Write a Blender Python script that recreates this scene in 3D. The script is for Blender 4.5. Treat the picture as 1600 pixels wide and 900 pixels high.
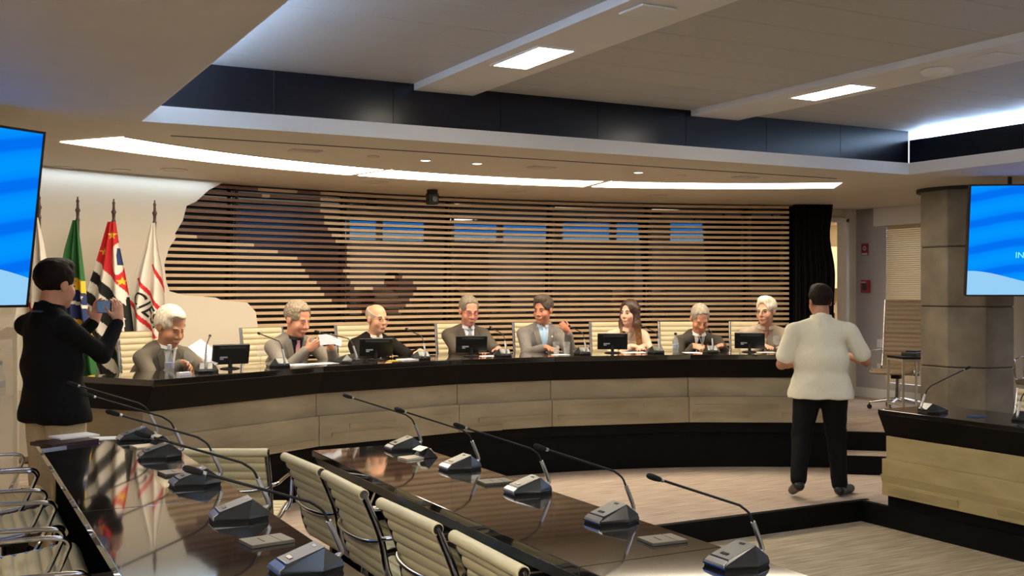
import bpy, bmesh, math, random
import numpy as np
from mathutils import Vector, Matrix
from mathutils.bvhtree import BVHTree
random.seed(7)
for o in list(bpy.data.objects): bpy.data.objects.remove(o)
SC = bpy.context.scene; COL = SC.collection
R = math.radians

# ------------------------------------------------------------------ camera, world, exposure
cam = bpy.data.cameras.new('camera'); cam.sensor_width = 36; cam.lens = 36*1684/1600
cam.clip_start = .05; cam.clip_end = 100
co = bpy.data.objects.new('camera', cam); COL.objects.link(co)
co.location = (0, 0, 1.70); co.rotation_euler = (R(90), 0, R(-28)); SC.camera = co
w = bpy.data.worlds.new('world'); SC.world = w; w.use_nodes = True
w.node_tree.nodes['Background'].inputs[0].default_value = (.75, .85, 1, 1)
w.node_tree.nodes['Background'].inputs[1].default_value = .6
vs = SC.view_settings; vs.view_transform = 'Standard'; vs.look = 'None'; vs.gamma = 1; vs.exposure = 0.5
vs.use_curve_mapping = False
WARM = (1, .86, .64); NEUT = (1, .90, .74); COOL = (.45, .66, 1); REARC = (1, .95, .90)
STRIP_E, PANEL_E, COVE_E, SCREEN_E = 11.5, 18.0, 60.0, .72
REAR_FILL_E = 23.0

# ------------------------------------------------------------------ materials
MATS = {}
def srgb(c):
    return tuple((v/255/12.92 if v/255 <= .04045 else ((v/255+.055)/1.055)**2.4) for v in c)
def mat(name, col=(200, 200, 200), rough=.5, metal=0, spec=.5, emit=0, noise=0, scale=20, stretch=None, bump=0, coat=0, trans=0, alpha=1, col2=None, contrast=.25):
    if name in MATS: return MATS[name]
    m = bpy.data.materials.new(name); m.use_nodes = True; nt = m.node_tree; b = nt.nodes['Principled BSDF']
    c = srgb(col) + (1,)
    b.inputs['Base Color'].default_value = c; b.inputs['Roughness'].default_value = rough
    b.inputs['Metallic'].default_value = metal; b.inputs['Specular IOR Level'].default_value = spec
    b.inputs['Coat Weight'].default_value = coat; b.inputs['Transmission Weight'].default_value = trans
    b.inputs['Alpha'].default_value = alpha
    if emit:
        b.inputs['Emission Color'].default_value = c; b.inputs['Emission Strength'].default_value = emit
    if noise or bump or col2:
        tc = nt.nodes.new('ShaderNodeTexCoord'); mp = nt.nodes.new('ShaderNodeMapping')
        nt.links.new(tc.outputs['Object'], mp.inputs[0])
        if stretch: mp.inputs['Scale'].default_value = stretch
        n = nt.nodes.new('ShaderNodeTexNoise'); n.inputs['Scale'].default_value = scale; n.inputs['Detail'].default_value = 4
        nt.links.new(mp.outputs[0], n.inputs[0])
        if noise or col2:
            r = nt.nodes.new('ShaderNodeValToRGB')
            r.color_ramp.elements[0].position = .5-contrast; r.color_ramp.elements[1].position = .5+contrast
            if col2: a, z = srgb(col2), c[:3]
            else: a = tuple(v*(1-noise) for v in c[:3]); z = tuple(min(1, v*(1+noise)) for v in c[:3])
            r.color_ramp.elements[0].color = a+(1,); r.color_ramp.elements[1].color = z+(1,)
            nt.links.new(n.outputs[0], r.inputs[0]); nt.links.new(r.outputs[0], b.inputs['Base Color'])
        if bump:
            bp = nt.nodes.new('ShaderNodeBump'); bp.inputs['Strength'].default_value = bump; bp.inputs['Distance'].default_value = .01
            nt.links.new(n.outputs[0], bp.inputs['Height']); nt.links.new(bp.outputs[0], b.inputs['Normal'])
    MATS[name] = m; return m
def emat(name, col, s):
    if name in MATS: return MATS[name]
    m = bpy.data.materials.new(name); m.use_nodes = True; nt = m.node_tree; nt.nodes.clear()
    e = nt.nodes.new('ShaderNodeEmission'); o = nt.nodes.new('ShaderNodeOutputMaterial')
    e.inputs[0].default_value = tuple(col)+(1,); e.inputs[1].default_value = s
    nt.links.new(e.outputs[0], o.inputs[0]); MATS[name] = m; return m
def glassmat(name, col=(1, 1, 1), rough=.03, mixf=.85):
    # thin clear plastic or glass: mostly see-through with a real gloss
    if name in MATS: return MATS[name]
    m = bpy.data.materials.new(name); m.use_nodes = True; nt = m.node_tree; nt.nodes.clear()
    t = nt.nodes.new('ShaderNodeBsdfTransparent'); t.inputs[0].default_value = tuple(col)+(1,)
    g = nt.nodes.new('ShaderNodeBsdfPrincipled'); g.inputs['Base Color'].default_value = (.8, .8, .78, 1); g.inputs['Roughness'].default_value = rough
    g.inputs['Specular IOR Level'].default_value = .9
    x = nt.nodes.new('ShaderNodeMixShader'); x.inputs[0].default_value = 1-mixf
    o = nt.nodes.new('ShaderNodeOutputMaterial')
    nt.links.new(t.outputs[0], x.inputs[1]); nt.links.new(g.outputs[0], x.inputs[2]); nt.links.new(x.outputs[0], o.inputs[0])
    MATS[name] = m; return m

def screen_mat():
    # projected slide: blue waves over a pale blue lower band, drawn in the panel's own coordinates (x along, z up)
    if 'screen' in MATS: return MATS['screen']
    m = bpy.data.materials.new('screen'); m.use_nodes = True; nt = m.node_tree; nt.nodes.clear(); N = nt.nodes.new; L = nt.links.new
    tc = N('ShaderNodeTexCoord'); sp = N('ShaderNodeSeparateXYZ'); L(tc.outputs['Object'], sp.inputs[0])
    def math_(op, a, b=None):
        n = N('ShaderNodeMath'); n.operation = op
        for i, q in enumerate((a, b)):
            if q is None: continue
            if isinstance(q, (int, float)): n.inputs[i].default_value = q
            else: L(q, n.inputs[i])
        return n.outputs[0]
    x, z = sp.outputs['X'], sp.outputs['Z']
    def ramp(fac, els):
        r = N('ShaderNodeValToRGB'); e = r.color_ramp.elements
        e[0].position, e[0].color = els[0][0], srgb(els[0][1])+(1,); e[1].position, e[1].color = els[1][0], srgb(els[1][1])+(1,)
        for p, c in els[2:]:
            k = e.new(p); k.color = srgb(c)+(1,)
        L(fac, r.inputs[0]); return r.outputs[0]
    wav = math_('SINE', math_('ADD', math_('MULTIPLY', z, 27), math_('MULTIPLY', math_('SINE', math_('MULTIPLY', x, 4.5)), 1.3)))
    blue = ramp(math_('ADD', math_('MULTIPLY', wav, .5), .5), [(.10, (0, 112, 240)), (.30, (0, 136, 252)), (.9, (0, 148, 255))])
    # lower pale band: boundary is a shallow bowl
    bowl = math_('ADD', math_('MULTIPLY', math_('COSINE', math_('MULTIPLY', math_('ADD', x, .85), 4.6)), .06), -.33)
    low = math_('LESS_THAN', z, bowl)
    mx = N('ShaderNodeMixRGB'); L(low, mx.inputs[0]); L(blue, mx.inputs[1]); mx.inputs[2].default_value = srgb((150, 205, 245))+(1,)
    e = N('ShaderNodeEmission'); e.inputs[1].default_value = SCREEN_E; L(mx.outputs[0], e.inputs[0])
    o = N('ShaderNodeOutputMaterial'); L(e.outputs[0], o.inputs[0])
    MATS['screen'] = m; return m

M = dict(
 soffit=mat('soffit', (206, 198, 183), .6, noise=.03, scale=3), fascia=mat('fascia', (226, 224, 220), .55),
 darkband=mat('dark_band', (13, 14, 20), .25, spec=.35), plank=mat('ceiling_plank', (184, 182, 180), .55, noise=.04, scale=60, bump=.05),
 beam=mat('beam', (222, 220, 216), .5),
 wallw=mat('wall_white', (226, 214, 194), .6, noise=.02, scale=4), wallg=mat('wall_grey', (176, 172, 172), .65, noise=.03, scale=4),
 wallrear=mat('wall_rear', (120, 108, 96), .7, noise=.06, scale=5),
 carpet=mat('carpet', (194, 176, 160), .9, spec=.15, scale=5, stretch=(.6, 9, 1), col2=(148, 130, 116), bump=.25, contrast=.22),
 carpet2=mat('carpet_pit', (190, 176, 150), .9, spec=.15, scale=5, stretch=(.6, 9, 1), col2=(140, 126, 104), bump=.25, contrast=.22),
 riser=mat('riser_black', (6, 6, 6), .6, spec=.14), blacklac=mat('black_lacquer', (5, 5, 5), .4, spec=.14),
 granite=mat('black_granite', (34, 32, 29), .06, spec=1.0, coat=.45, noise=.5, scale=260, contrast=.12),
 granite_e=mat('granite_edge', (30, 28, 26), .25, spec=.6),
 stone=mat('stone_panel', (172, 158, 126), .42, scale=2.2, stretch=(1, 1, 3.5), col2=(130, 118, 92), bump=.05, contrast=.3),
 stone_r=mat('sand_panel', (186, 167, 118), .42, scale=2.2, stretch=(1, 1, 3.5), col2=(150, 132, 88), bump=.05, contrast=.3),
 concrete=mat('concrete', (126, 116, 98), .75, scale=3.2, col2=(82, 74, 62), bump=.2, contrast=.28),
 wood=mat('slat_wood', (214, 182, 146), .38, spec=.4, noise=.05, scale=6, stretch=(1, 1, 30)),
 darkwood=mat('slat_wood_dark', (120, 84, 66), .4, spec=.4, noise=.12, scale=3),
 mirror=mat('smoked_glass', (84, 80, 78), .02, metal=1.0), backing=mat('backing_black', (12, 10, 8), .6),
 curtain=mat('curtain_black', (20, 18, 17), .9, spec=.2), chrome=mat('chrome', (205, 205, 208), .14, metal=1),
 alu=mat('satin_aluminium', (190, 190, 192), .3, metal=1), leather=mat('cream_leather', (236, 219, 168), .42, spec=.4, noise=.03, scale=40, bump=.04),
 leather2=mat('cream_leather_dais', (210, 195, 160), .45, spec=.35, noise=.03, scale=40), leather3=mat('taupe_leather', (150, 128, 104), .45, spec=.35),
 black=mat('black_plastic', (18, 18, 19), .38), blackr=mat('black_rubber', (12, 12, 12), .7), foam=mat('mic_foam', (14, 14, 13), .9, bump=.3, scale=300),
 micgrey=mat('mic_top_grey', (150, 146, 136), .35, metal=.4), micbody=mat('mic_body', (40, 42, 40), .22, spec=.6), blue=mat('mic_blue', (24, 62, 116), .25, spec=.6),
 paper=mat('paper', (240, 240, 240), .8), card=mat('card', (214, 216, 226), .7), monback=mat('monitor_black', (14, 14, 15), .35),
 vent=mat('monitor_vent', (58, 64, 66), .5), mark=mat('white_print', (200, 200, 205), .6), glass=glassmat('clear_glass', (1, 1, 1), .02, .9),
 acry=glassmat('clear_acrylic', (.97, .95, .92), .05, .82), bottle=glassmat('clear_bottle', (.93, .95, 1), .05, .72),
 blabel=mat('bottle_label', (168, 174, 196), .5), cap=mat('bottle_cap', (40, 44, 60), .4), wcap=mat('white_cap', (220, 222, 226), .4),
 pole=mat('flag_pole_wood', (74, 50, 38), .4), fwhite=mat('flag_white', (232, 224, 212), .8), fgreen=mat('flag_green', (46, 106, 52), .75), fyel=mat('flag_yellow', (236, 196, 50), .75),
 fblue=mat('flag_blue', (38, 52, 104), .75), fred=mat('flag_red', (206, 34, 40), .75), fblack=mat('flag_black', (20, 20, 20), .8),
 red=mat('fire_red', (150, 34, 30), .4), blind=mat('blind_tan', (186, 166, 134), .6), metalw=mat('metal_white', (210, 200, 180), .35, metal=.6),
 blackm=mat('matte_black', (14, 14, 15), .6), maroon=mat('maroon_cover', (52, 24, 30), .4), bezel=mat('screen_bezel', (8, 9, 14), .3))
M['screen'] = screen_mat()
M['strip'] = emat('strip_light', WARM, STRIP_E); M['panel'] = emat('panel_light', NEUT, PANEL_E); M['cove'] = emat('cove_light', COOL, COVE_E)
M['dl'] = emat('downlight', NEUT, 9.0); M['daylight'] = emat('daylight', (.85, .92, 1), 3.0)

# ------------------------------------------------------------------ mesh helpers
class MB:
    def __init__(s): s.v = []; s.f = []; s.m = []; s.mi = 0
    def add(s, vs, fs):
        n = len(s.v); s.v += [tuple(p) for p in vs]
        for q in fs: s.f.append(tuple(i+n for i in q)); s.m.append(s.mi)
        return s
    def box(s, c, d, rot=None):
        vs = []
        for x in (-.5, .5):
            for y in (-.5, .5):
                for z in (-.5, .5):
                    p = Vector((x*d[0], y*d[1], z*d[2]))
                    if rot is not None: p = rot @ p
                    vs.append(p+Vector(c))
        return s.add(vs, [(0, 1, 3, 2), (4, 6, 7, 5), (0, 4, 5, 1), (2, 3, 7, 6), (0, 2, 6, 4), (1, 5, 7, 3)])
    def bb(s, x0, x1, y0, y1, z0, z1): return s.box(((x0+x1)/2, (y0+y1)/2, (z0+z1)/2), (x1-x0, y1-y0, z1-z0))
    def loft(s, rings, cap=True, closed=True):
        n = len(rings[0]); vs = [p for r in rings for p in r]; fs = []
        for i in range(len(rings)-1):
            for j in range(n if closed else n-1):
                k = (j+1) % n; fs.append((i*n+j, i*n+k, (i+1)*n+k, (i+1)*n+j))
        if cap and closed: fs += [tuple(range(n-1, -1, -1)), tuple((len(rings)-1)*n+j for j in range(n))]
        return s.add(vs, fs)
    def prism(s, poly, z0, z1): return s.loft([[(x, y, z0) for x, y in poly], [(x, y, z1) for x, y in poly]])
    def tube(s, path, r, n=8, cap=True, closed=False):
        P = [Vector(p) for p in path]; rings = []; up = None
        for i, p in enumerate(P):
            if closed: t = P[(i+1) % len(P)]-P[i-1]
            else: t = P[min(i+1, len(P)-1)]-P[max(i-1, 0)]
            t.normalize()
            if up is None: up = t.orthogonal().normalized()
            up = (up-t*up.dot(t)).normalized(); b = t.cross(up)
            rr = r[i] if isinstance(r, (list, tuple)) else r
            rings.append([p+(up*math.cos(a)+b*math.sin(a))*rr for a in (2*math.pi*k/n for k in range(n))])
        if closed: rings.append(rings[0]); cap = False
        return s.loft(rings, cap)
    def lathe(s, prof, n=16, c=(0, 0, 0)):
        return s.loft([[(c[0]+r*math.cos(2*math.pi*k/n), c[1]+r*math.sin(2*math.pi*k/n), c[2]+z) for k in range(n)] for r, z in prof])
    def ball(s, c, r, rot=None, n=12, m=8):
        rs = r if isinstance(r, (tuple, list)) else (r, r, r); rings = []
        for i in range(m+1):
            a = math.pi*(i/m-.5); a = max(min(a, 1.5), -1.5); ring = []
            for k in range(n):
                p = Vector((math.cos(a)*math.cos(2*math.pi*k/n)*rs[0], math.cos(a)*math.sin(2*math.pi*k/n)*rs[1], math.sin(a)*rs[2]))
                if rot is not None: p = rot @ p
                ring.append(p+Vector(c))
            rings.append(ring)
        return s.loft(rings)
    def build(s, name, mats, parent=None, loc=None, rz=0, smooth=None, bevel=0, kind=None):
        me = bpy.data.meshes.new(name); me.from_pydata(s.v, [], s.f)
        if not isinstance(mats, (list, tuple)): mats = [mats]
        for m in mats: me.materials.append(M[m] if isinstance(m, str) else m)
        if len(mats) > 1: me.polygons.foreach_set('material_index', s.m)
        bm = bmesh.new(); bm.from_mesh(me); bmesh.ops.recalc_face_normals(bm, faces=bm.faces); bm.to_mesh(me); bm.free()
        if smooth is not None:
            me.shade_smooth(); me.set_sharp_from_angle(angle=R(smooth))
        me.update(); o = bpy.data.objects.new(name, me); COL.objects.link(o)
        if loc is not None: o.location = loc
        o.rotation_euler.z = rz
        if bevel:
            b = o.modifiers.new('bevel', 'BEVEL'); b.width = bevel; b.segments = 2; b.limit_method = 'ANGLE'; b.angle_limit = R(35)
        if parent is not None: o.parent = parent
        if kind: o['kind'] = kind
        return o
def tag(o, label, cat, group=None):
    o['label'] = label; o['category'] = cat
    if group: o['group'] = group
    return o
def thing(name, label, cat, loc=(0, 0, 0), rz=0, group=None):
    o = bpy.data.objects.new(name, None); o.empty_display_size = .1; COL.objects.link(o); o.location = loc; o.rotation_euler.z = rz
    return tag(o, label, cat, group)
def struct(o, label=None):
    o['kind'] = 'structure'
    if label: o['label'] = label
    return o
def kids(o): return [c for c in bpy.data.objects if c.parent == o]
def dup(root, loc, rz, label=None, group=None, tree=None):
    r = root.copy(); COL.objects.link(r); r.location = loc; r.rotation_euler.z = rz
    if label: r['label'] = label
    if group: r['group'] = group
    for ch, subs in tree:
        c = ch.copy(); COL.objects.link(c); c.parent = r
        for g in subs:
            d = g.copy(); COL.objects.link(d); d.parent = c
    return r
def tree_of(root): return [(c, kids(c)) for c in kids(root)]
def interp(path, n):
    # Catmull-Rom through points
    P = [Vector(p) for p in path]; P = [P[0]*2-P[1]]+P+[P[-1]*2-P[-2]]; out = []
    for i in range(1, len(P)-2):
        for k in range(n):
            t = k/n; a, b, c, d = P[i-1:i+3]
            out.append(.5*((2*b)+(c-a)*t+(2*a-5*b+4*c-d)*t*t+(3*b-a-3*c+d)*t**3))
    return out+[P[-2]]

# ------------------------------------------------------------------ geometry of the place
CX, CY = 4.25, 3.21                # centre of the dais arcs
def pol(R_, deg, z=0): return Vector((CX+R_*math.sin(R(deg)), CY+R_*math.cos(R(deg)), z))
WX, WY = 4.85, .9                  # centre of the wall arc
def wpol(R_, deg, z=0): return Vector((WX+R_*math.sin(R(deg)), WY+R_*math.cos(R(deg)), z))
ZS, ZT = 2.683, 3.06               # soffit and recess ceiling heights
DF, DT = .34, 1.08                 # dais floor and dais desk top
X0, X1, Y0, Y1 = -2.2, 10.2, -3.5, 13.2
RX0, RX1, RY0, RY1 = 1.05, 7.43, -2.2, 6.64   # ceiling recess

# floors
m = MB(); m.bb(X0, 2.15, Y0, 6.30, -.3, 0); m.bb(X0, 12.6, 6.30, Y1, -.3, 0); m.bb(6.51, X1+.1, Y0, 6.30, -.3, 0)
struct(m.build('floor', 'carpet'), 'light striped carpet floor in front of the dais')
m = MB(); m.bb(2.15, 6.51, Y0, 6.30, -.4, -.16); struct(m.build('floor', 'carpet2'), 'lower carpet floor in the central well')
m = MB(); m.bb(2.15, 6.51, 6.285, 6.297, -.16, .002); m.bb(6.498, 6.508, Y0, 6.297, -.16, .002); m.bb(2.152, 2.165, Y0, 6.297, -.16, .002)
m.bb(2.15, 6.60, 6.297, 6.335, -.02, .004); m.bb(6.508, 6.545, Y0, 6.335, -.02, .004)
struct(m.build('trim_1', 'riser'), 'black step edge around the lower floor')
m = MB(); m.bb(X0, 1.2, Y0, 7.15, 0, .10); t = struct(m.build('platform', 'carpet'), 'low carpeted tier under the outer desk row')
m = MB(); m.bb(1.2, 1.212, Y0, 7.15, 0, .10); m.bb(X0, 1.212, 7.15, 7.162, 0, .10); m.build('riser', 'riser', t)
# dais platform
arcd = [pol(5.43, a)[:2] for a in np.linspace(-48, 44, 60)]
poly = [tuple(p) for p in arcd]+[(X1, 7.13), (12.6, 9.0), (12.6, Y1), (X0, Y1), (X0, tuple(arcd[0])[1])]
m = MB(); m.prism(poly, 0, DF); t = struct(m.build('platform', 'carpet'), 'raised carpeted dais platform')
m = MB()
for a, b in zip(arcd[:-1], arcd[1:]):
    a = Vector((*a, 0)); b = Vector((*b, 0)); n = (Vector((CX, CY, 0))-a).normalized()*.008
    m.add([a+n, b+n, b+n+Vector((0, 0, DF+.003)), a+n+Vector((0, 0, DF+.003)), a-n*5+Vector((0, 0, DF+.003)), b-n*5+Vector((0, 0, DF+.003))], [(0, 1, 2, 3), (3, 2, 5, 4)])
m.build('riser', 'riser', t)
m = MB(); m.loft([[tuple(pol(5.08, a)[:2])+(z,), tuple(pol(5.42, a)[:2])+(z,)][::1] and [pol(5.08, a, 0), pol(5.42, a, 0), pol(5.42, a, .17), pol(5.08, a, .17)] for z, a in [(0, q) for q in np.linspace(37.2, 45, 8)]])
st = struct(m.build('step', 'carpet'), 'carpeted step up to the dais')
m = MB(); m.loft([[pol(5.07, a, 0), pol(5.079, a, 0), pol(5.079, a, .172), pol(5.07, a, .172)] for a in np.linspace(37.1, 45, 8)]); m.build('riser', 'riser', st)

# walls
m = MB(); m.bb(X0-.1, X0, Y0, Y1, 0, 3.2); struct(m.build('wall_left', 'wallw'))
m = MB(); m.bb(X0-.1, 12.6, Y0-.1, Y0, -.2, 3.2); struct(m.build('wall_rear', 'wallrear'))
# right wall with window openings
WINS = [(7.9, 9.46), (5.6, 7.55), (3.2, 5.2)]
m = MB(); ys = [Y0]+[q for a in WINS[::-1] for q in a]+[9.95]
for i in range(0, len(ys), 2): m.bb(X1, X1+.12, ys[i], ys[i+1], 0, ZS)
for a, b in WINS: m.bb(X1, X1+.12, a, b, 2.50, ZS); m.bb(X1, X1+.12, a, b, 0, .55)
wr = struct(m.build('wall_right', 'wallg'), 'grey wall with windows behind the concrete column')
m = MB(); m.bb(X1-.05, X1-.001, 3.0, 9.62, 2.46, ZS-.004); struct(m.build('trim_2', 'fascia'), 'white pelmet above the window blinds')
m = MB(); m.bb(X1-.02, X1-.001, Y0, 9.95, DF, DF+.12); struct(m.build('baseboard_right', 'fascia'))
for i, (a, b) in enumerate(WINS):
    m = MB(); m.bb(X1+.10, X1+.13, a, b, .55, 2.5); wn = struct(m.build('window_%d' % (i+1), 'daylight'), 'bright daylit window behind a blind')
    bl = thing('window_blind', ['tan horizontal slat blind left of the concrete column', 'tan horizontal slat blind right of the concrete column', 'tan horizontal slat blind farther along the window wall'][i], 'blind', (X1-.03, (a+b)/2, 0))
    m = MB(); hw = (b-a)/2-.012
    m2 = MB(); m2.bb(.0, .035, -hw, hw, 2.44, 2.475); m2.build('headrail', 'blind', bl)
    z = .56
    while z < 2.44:
        m.add([(.005, -hw, z), (.030, -hw, z+.026), (.030, hw, z+.026), (.005, hw, z), (.007, -hw, z-.002), (.032, -hw, z+.024), (.032, hw, z+.024), (.007, hw, z-.002)],
              [(0, 1, 2, 3), (7, 6, 5, 4), (0, 3, 7, 4), (1, 5, 6, 2)]); z += .025
    m.build('slats', 'blind', bl, kind='stuff')
# back wall right part: doorway to a lit pantry
m = MB(); m.bb(10.01, 10.30, 9.95, 10.05, 0, ZS); m.bb(9.2, 10.02, 9.97, 10.05, 2.52, ZS)
struct(m.build('wall_back', 'wallw'), 'cream wall end beside the doorway')
m = MB(); m.bb(9.985, 10.03, 9.90, 10.06, DF, 2.56); m.bb(9.3, 10.03, 9.90, 10.06, 2.52, 2.57); struct(m.build('door_1', 'fascia'), 'white doorway frame beside the curtain')
m = MB(); m.bb(12.5, 12.6, 9.0, Y1, 0, 3.2); m.bb(9.0, 12.6, 12.9, 13.0, 0, 3.2); m.bb(8.9, 9.0, 10.6, 13, 0, 3.2); m.bb(10.3, 12.6, 9.95, 10.05, 0, 3.2)
struct(m.build('wall_pantry', 'wallw'), 'cream pantry wall seen through the doorway')

# ceiling: soffit ring and recess
m = MB(); m.bb(X0, 12.6, RY1, Y1, ZS, ZS+.10); m.bb(X0, RX0, Y0, RY1, ZS, ZS+.10); m.bb(RX1, 12.6, Y0, RY1, ZS, ZS+.10); m.bb(RX0, RX1, Y0, RY0, ZS, ZS+.10)
ce = struct(m.build('ceiling', 'soffit'), 'lowered cream ceiling around the recess')
m = MB(); e = .006
m.bb(RX0, RX1, RY1-e, RY1, ZS, ZS+.10); m.bb(RX1-e, RX1, RY0, RY1, ZS, ZS+.10); m.bb(RX0, RX0+e, RY0, RY1, ZS, ZS+.10); m.bb(RX0, RX1, RY0, RY0+e, ZS, ZS+.10)
struct(m.build('trim_3', 'fascia'), 'white fascia edge of the ceiling recess')
m = MB(); m.bb(RX0-.16, RX0-.15, RY0, RY1+.05, ZS+.10, ZT); m.bb(RX1+.15, RX1+.16, RY0, RY1+.05, ZS+.10, ZT); m.bb(RX0-.15, RX0-.05, RY1+.05, RY1+.06, ZS+.1, ZT); m.bb(RX1+.05, RX1+.15, RY1+.05, RY1+.06, ZS+.1, ZT)
struct(m.build('trim_5', 'fascia'), 'white cove back behind the dark band')
db = bpy.data.objects.new('trim_4', None); COL.objects.link(db); struct(db, 'dark band above the white fascia in the ceiling recess')
n = 8
for i in range(n):
    a = RX0+(RX1-RX0)*i/n; b = RX0+(RX1-RX0)*(i+1)/n
    m = MB(); m.bb(a+.002, b-.002, RY1+.005, RY1+.05, ZS+.10, ZT); m.build('panel', 'darkband', db)
    m = MB(); m.bb(a+.002, b-.002, RY0-.05, RY0-.005, ZS+.10, ZT); m.build('panel', 'darkband', db)
    a = RY0+(RY1-RY0)*i/n; b = RY0+(RY1-RY0)*(i+1)/n
    m = MB(); m.bb(RX1+.005, RX1+.05, a+.002, b-.002, ZS+.10, ZT-.08); m.build('panel', 'darkband', db)
    m = MB(); m.bb(RX0-.05, RX0-.005, a+.002, b-.002, ZS+.10, ZS+.17); m.build('panel', 'darkband', db)
rc = bpy.data.objects.new('ceiling', None); COL.objects.link(rc); struct(rc, 'grey metal plank ceiling inside the recess')
B1, B2 = (2.79, 3.23), (5.08, 5.54)
y = RY1+.05
while y > RY0:
    for a, b in ((RX0-.15, B1[0]), (B1[1], B2[0]), (B2[1], RX1+.15)):
        m = MB(); m.bb(a+.002, b-.002, y-.40+.004, y, ZT, ZT+.03); m.build('plank', 'plank', rc)
    y -= .40
m = MB(); m.bb(RX0-.2, RX1+.2, RY0-.1, RY1+.1, ZT+.031, ZT+.06); m.build('backing', 'backing', rc)
for i, (a, b) in enumerate((B1, B2)):
    m = MB(); m.bb(a, b, RY0, RY1, ZT-.045, ZT+.03); struct(m.build('ceiling_beam', 'beam', bevel=.003), 'flat pale ceiling beam carrying light panels')
    for k, yy in enumerate((5.375, 2.6, -.4)):
        xc = (a+b)/2-.02
        nm = ['left beam', 'right beam'][i]
        t = thing('ceiling_light', ['bright rectangular light panel on the beam beside the square speaker plate', 'bright rectangular light panel on the beam beside the round dome'][i] if k == 0 else 'rectangular beam light panel farther from the dais', 'ceiling light', (xc, yy, ZT-.045), 0, 'beam light panels' if k else None)
        m = MB(); m.bb(-.11, .11, -.275, .275, -.006, -.001); m.build('diffuser', 'panel', t)
        m = MB()
        for q in ((-.125, -.11, -.29, .29), (.11, .125, -.29, .29), (-.11, .11, -.29, -.275), (-.11, .11, .275, .29)): m.bb(q[0], q[1], q[2], q[3], -.008, 0)
        m.build('frame', 'fascia', t)
# cool cove strips at the top of the dark band on both long sides
for xa, xb, zc_, lab in ((RX0-.12, RX0-.06, ZS+.16, 'cool white cove light strip along one long side of the recess'), (RX1+.07, RX1+.11, ZT-.08, 'cool white cove light strip behind the hanging screen side')):
    m = MB(); m.bb(xa, xb, RY0+.2, RY1-.05, zc_-.01, zc_); tag(m.build('cove_light', 'cove' if zc_ > ZS+.2 else emat('cove_light_wide', COOL, 130)), lab, 'cove light')
# plates and dome on the beams
m = MB(); m.bb(-.10, .10, -.10, .10, -.012, 0); o = m.build('speaker_plate', 'fascia', loc=(2.96, 4.2, ZT-.046), bevel=.006); tag(o, 'square pale speaker plate on the ceiling beam', 'speaker plate')
m = MB(); m.bb(-.10, .10, -.10, .10, -.006, 0); o = m.build('speaker_plate', 'fascia', loc=(5.29, 4.12, ZT-.046), bevel=.003); tag(o, 'flat square ceiling plate beyond the round white dome', 'speaker plate')
m = MB(); m.lathe([(.095, 0), (.10, -.01), (.085, -.03), (.05, -.04), (.005, -.043)], 24); o = m.build('ceiling_dome', 'fascia', loc=(5.30, 4.52, ZT-.046), smooth=40); tag(o, 'round white dome fixed to the ceiling beam', 'ceiling dome')

# luminous strips in the soffit
SEG = [(-37.5, -11.0), (-10.2, 12.5), (13.3, 37.0)]
SEGL = ['glowing curved ceiling light strip nearest the flags', 'glowing curved ceiling light strip over the middle of the dais', 'glowing curved ceiling light strip nearest the curtain']
for (a, b), lab in zip(SEG, SEGL):
    t = thing('ceiling_light', lab, 'ceiling light', pol(5.5, (a+b)/2, ZS)); o0 = t.location
    def sec(r0, r1, z0, z1, a, b, name, mt):
        m = MB(); m.loft([[pol(r0, q, z0)-o0+Vector((0, 0, 0)), pol(r1, q, z0)-o0, pol(r1, q, z1)-o0, pol(r0, q, z1)-o0] for q in np.linspace(a, b, 18)]); return m.build(name, mt, t)
    sec(5.24, 5.80, ZS-.004, ZS-.001, a, b, 'diffuser', 'strip')
    sec(5.225, 5.24, ZS-.006, ZS-.0005, a, b, 'frame', 'fascia'); sec(5.80, 5.815, ZS-.006, ZS-.0005, a, b, 'frame', 'fascia')
for x, y in ((-.9, 1.6), (-.9, -.9), (2.0, -2.9), (4.25, -2.9), (6.5, -2.9), (8.8, -1.6)):  # fill panels added out of view to brighten the room from behind the camera
    t = thing('ceiling_light', 'added fill light panel, out of view over the back of the hall', 'ceiling light', (x, y, ZS), 0, 'added fill panels over the back of the hall')
    m = MB(); m.bb(-.3, .3, -.6, .6, -.006, -.001); m.build('diffuser', emat('rear_fill_panel', REARC, REAR_FILL_E), t)
    m = MB()
    for q in ((-.32, -.3, -.62, .62), (.3, .32, -.62, .62), (-.3, .3, -.62, -.6), (-.3, .3, .6, .62)): m.bb(q[0], q[1], q[2], q[3], -.008, 0)
    m.build('frame', 'fascia', t)
def disc(name, x, y, r, mt, lab, cat, group=None, lit=False):
    t = thing(name, lab, cat, (x, y, ZS), 0, group)
    m = MB(); m.lathe([(r, -.001), (r*1.0, -.006), (r*.82, -.007), (r*.80, -.002), (.002, -.002)], 24); m.build('ring', 'fascia' if lit else 'soffit', t, smooth=30)
    m = MB(); m.lathe([(r*.78, -.0035), (r*.78, -.005), (.002, -.005)], 20); m.build('lens' if lit else 'cover', mt, t)
for x, y in ((2.86, 7.58), (5.72, 7.61)): disc('downlight', x, y, .045, 'soffit', 'small unlit round downlight in the soffit', 'downlight', 'unlit soffit downlights')
for x, y in ((3.30, 7.62), (3.74, 7.62), (5.24, 7.57)): disc('downlight', x, y, .045, 'dl', 'small lit round downlight in the soffit', 'downlight', 'lit soffit downlights', True)
for x, y in ((.88, 9.45), (1.34, 9.45)): disc('spotlight', x, y, .08, 'card', 'recessed round spotlight in the ceiling above the flags', 'spotlight', 'spotlights above the flags')
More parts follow.
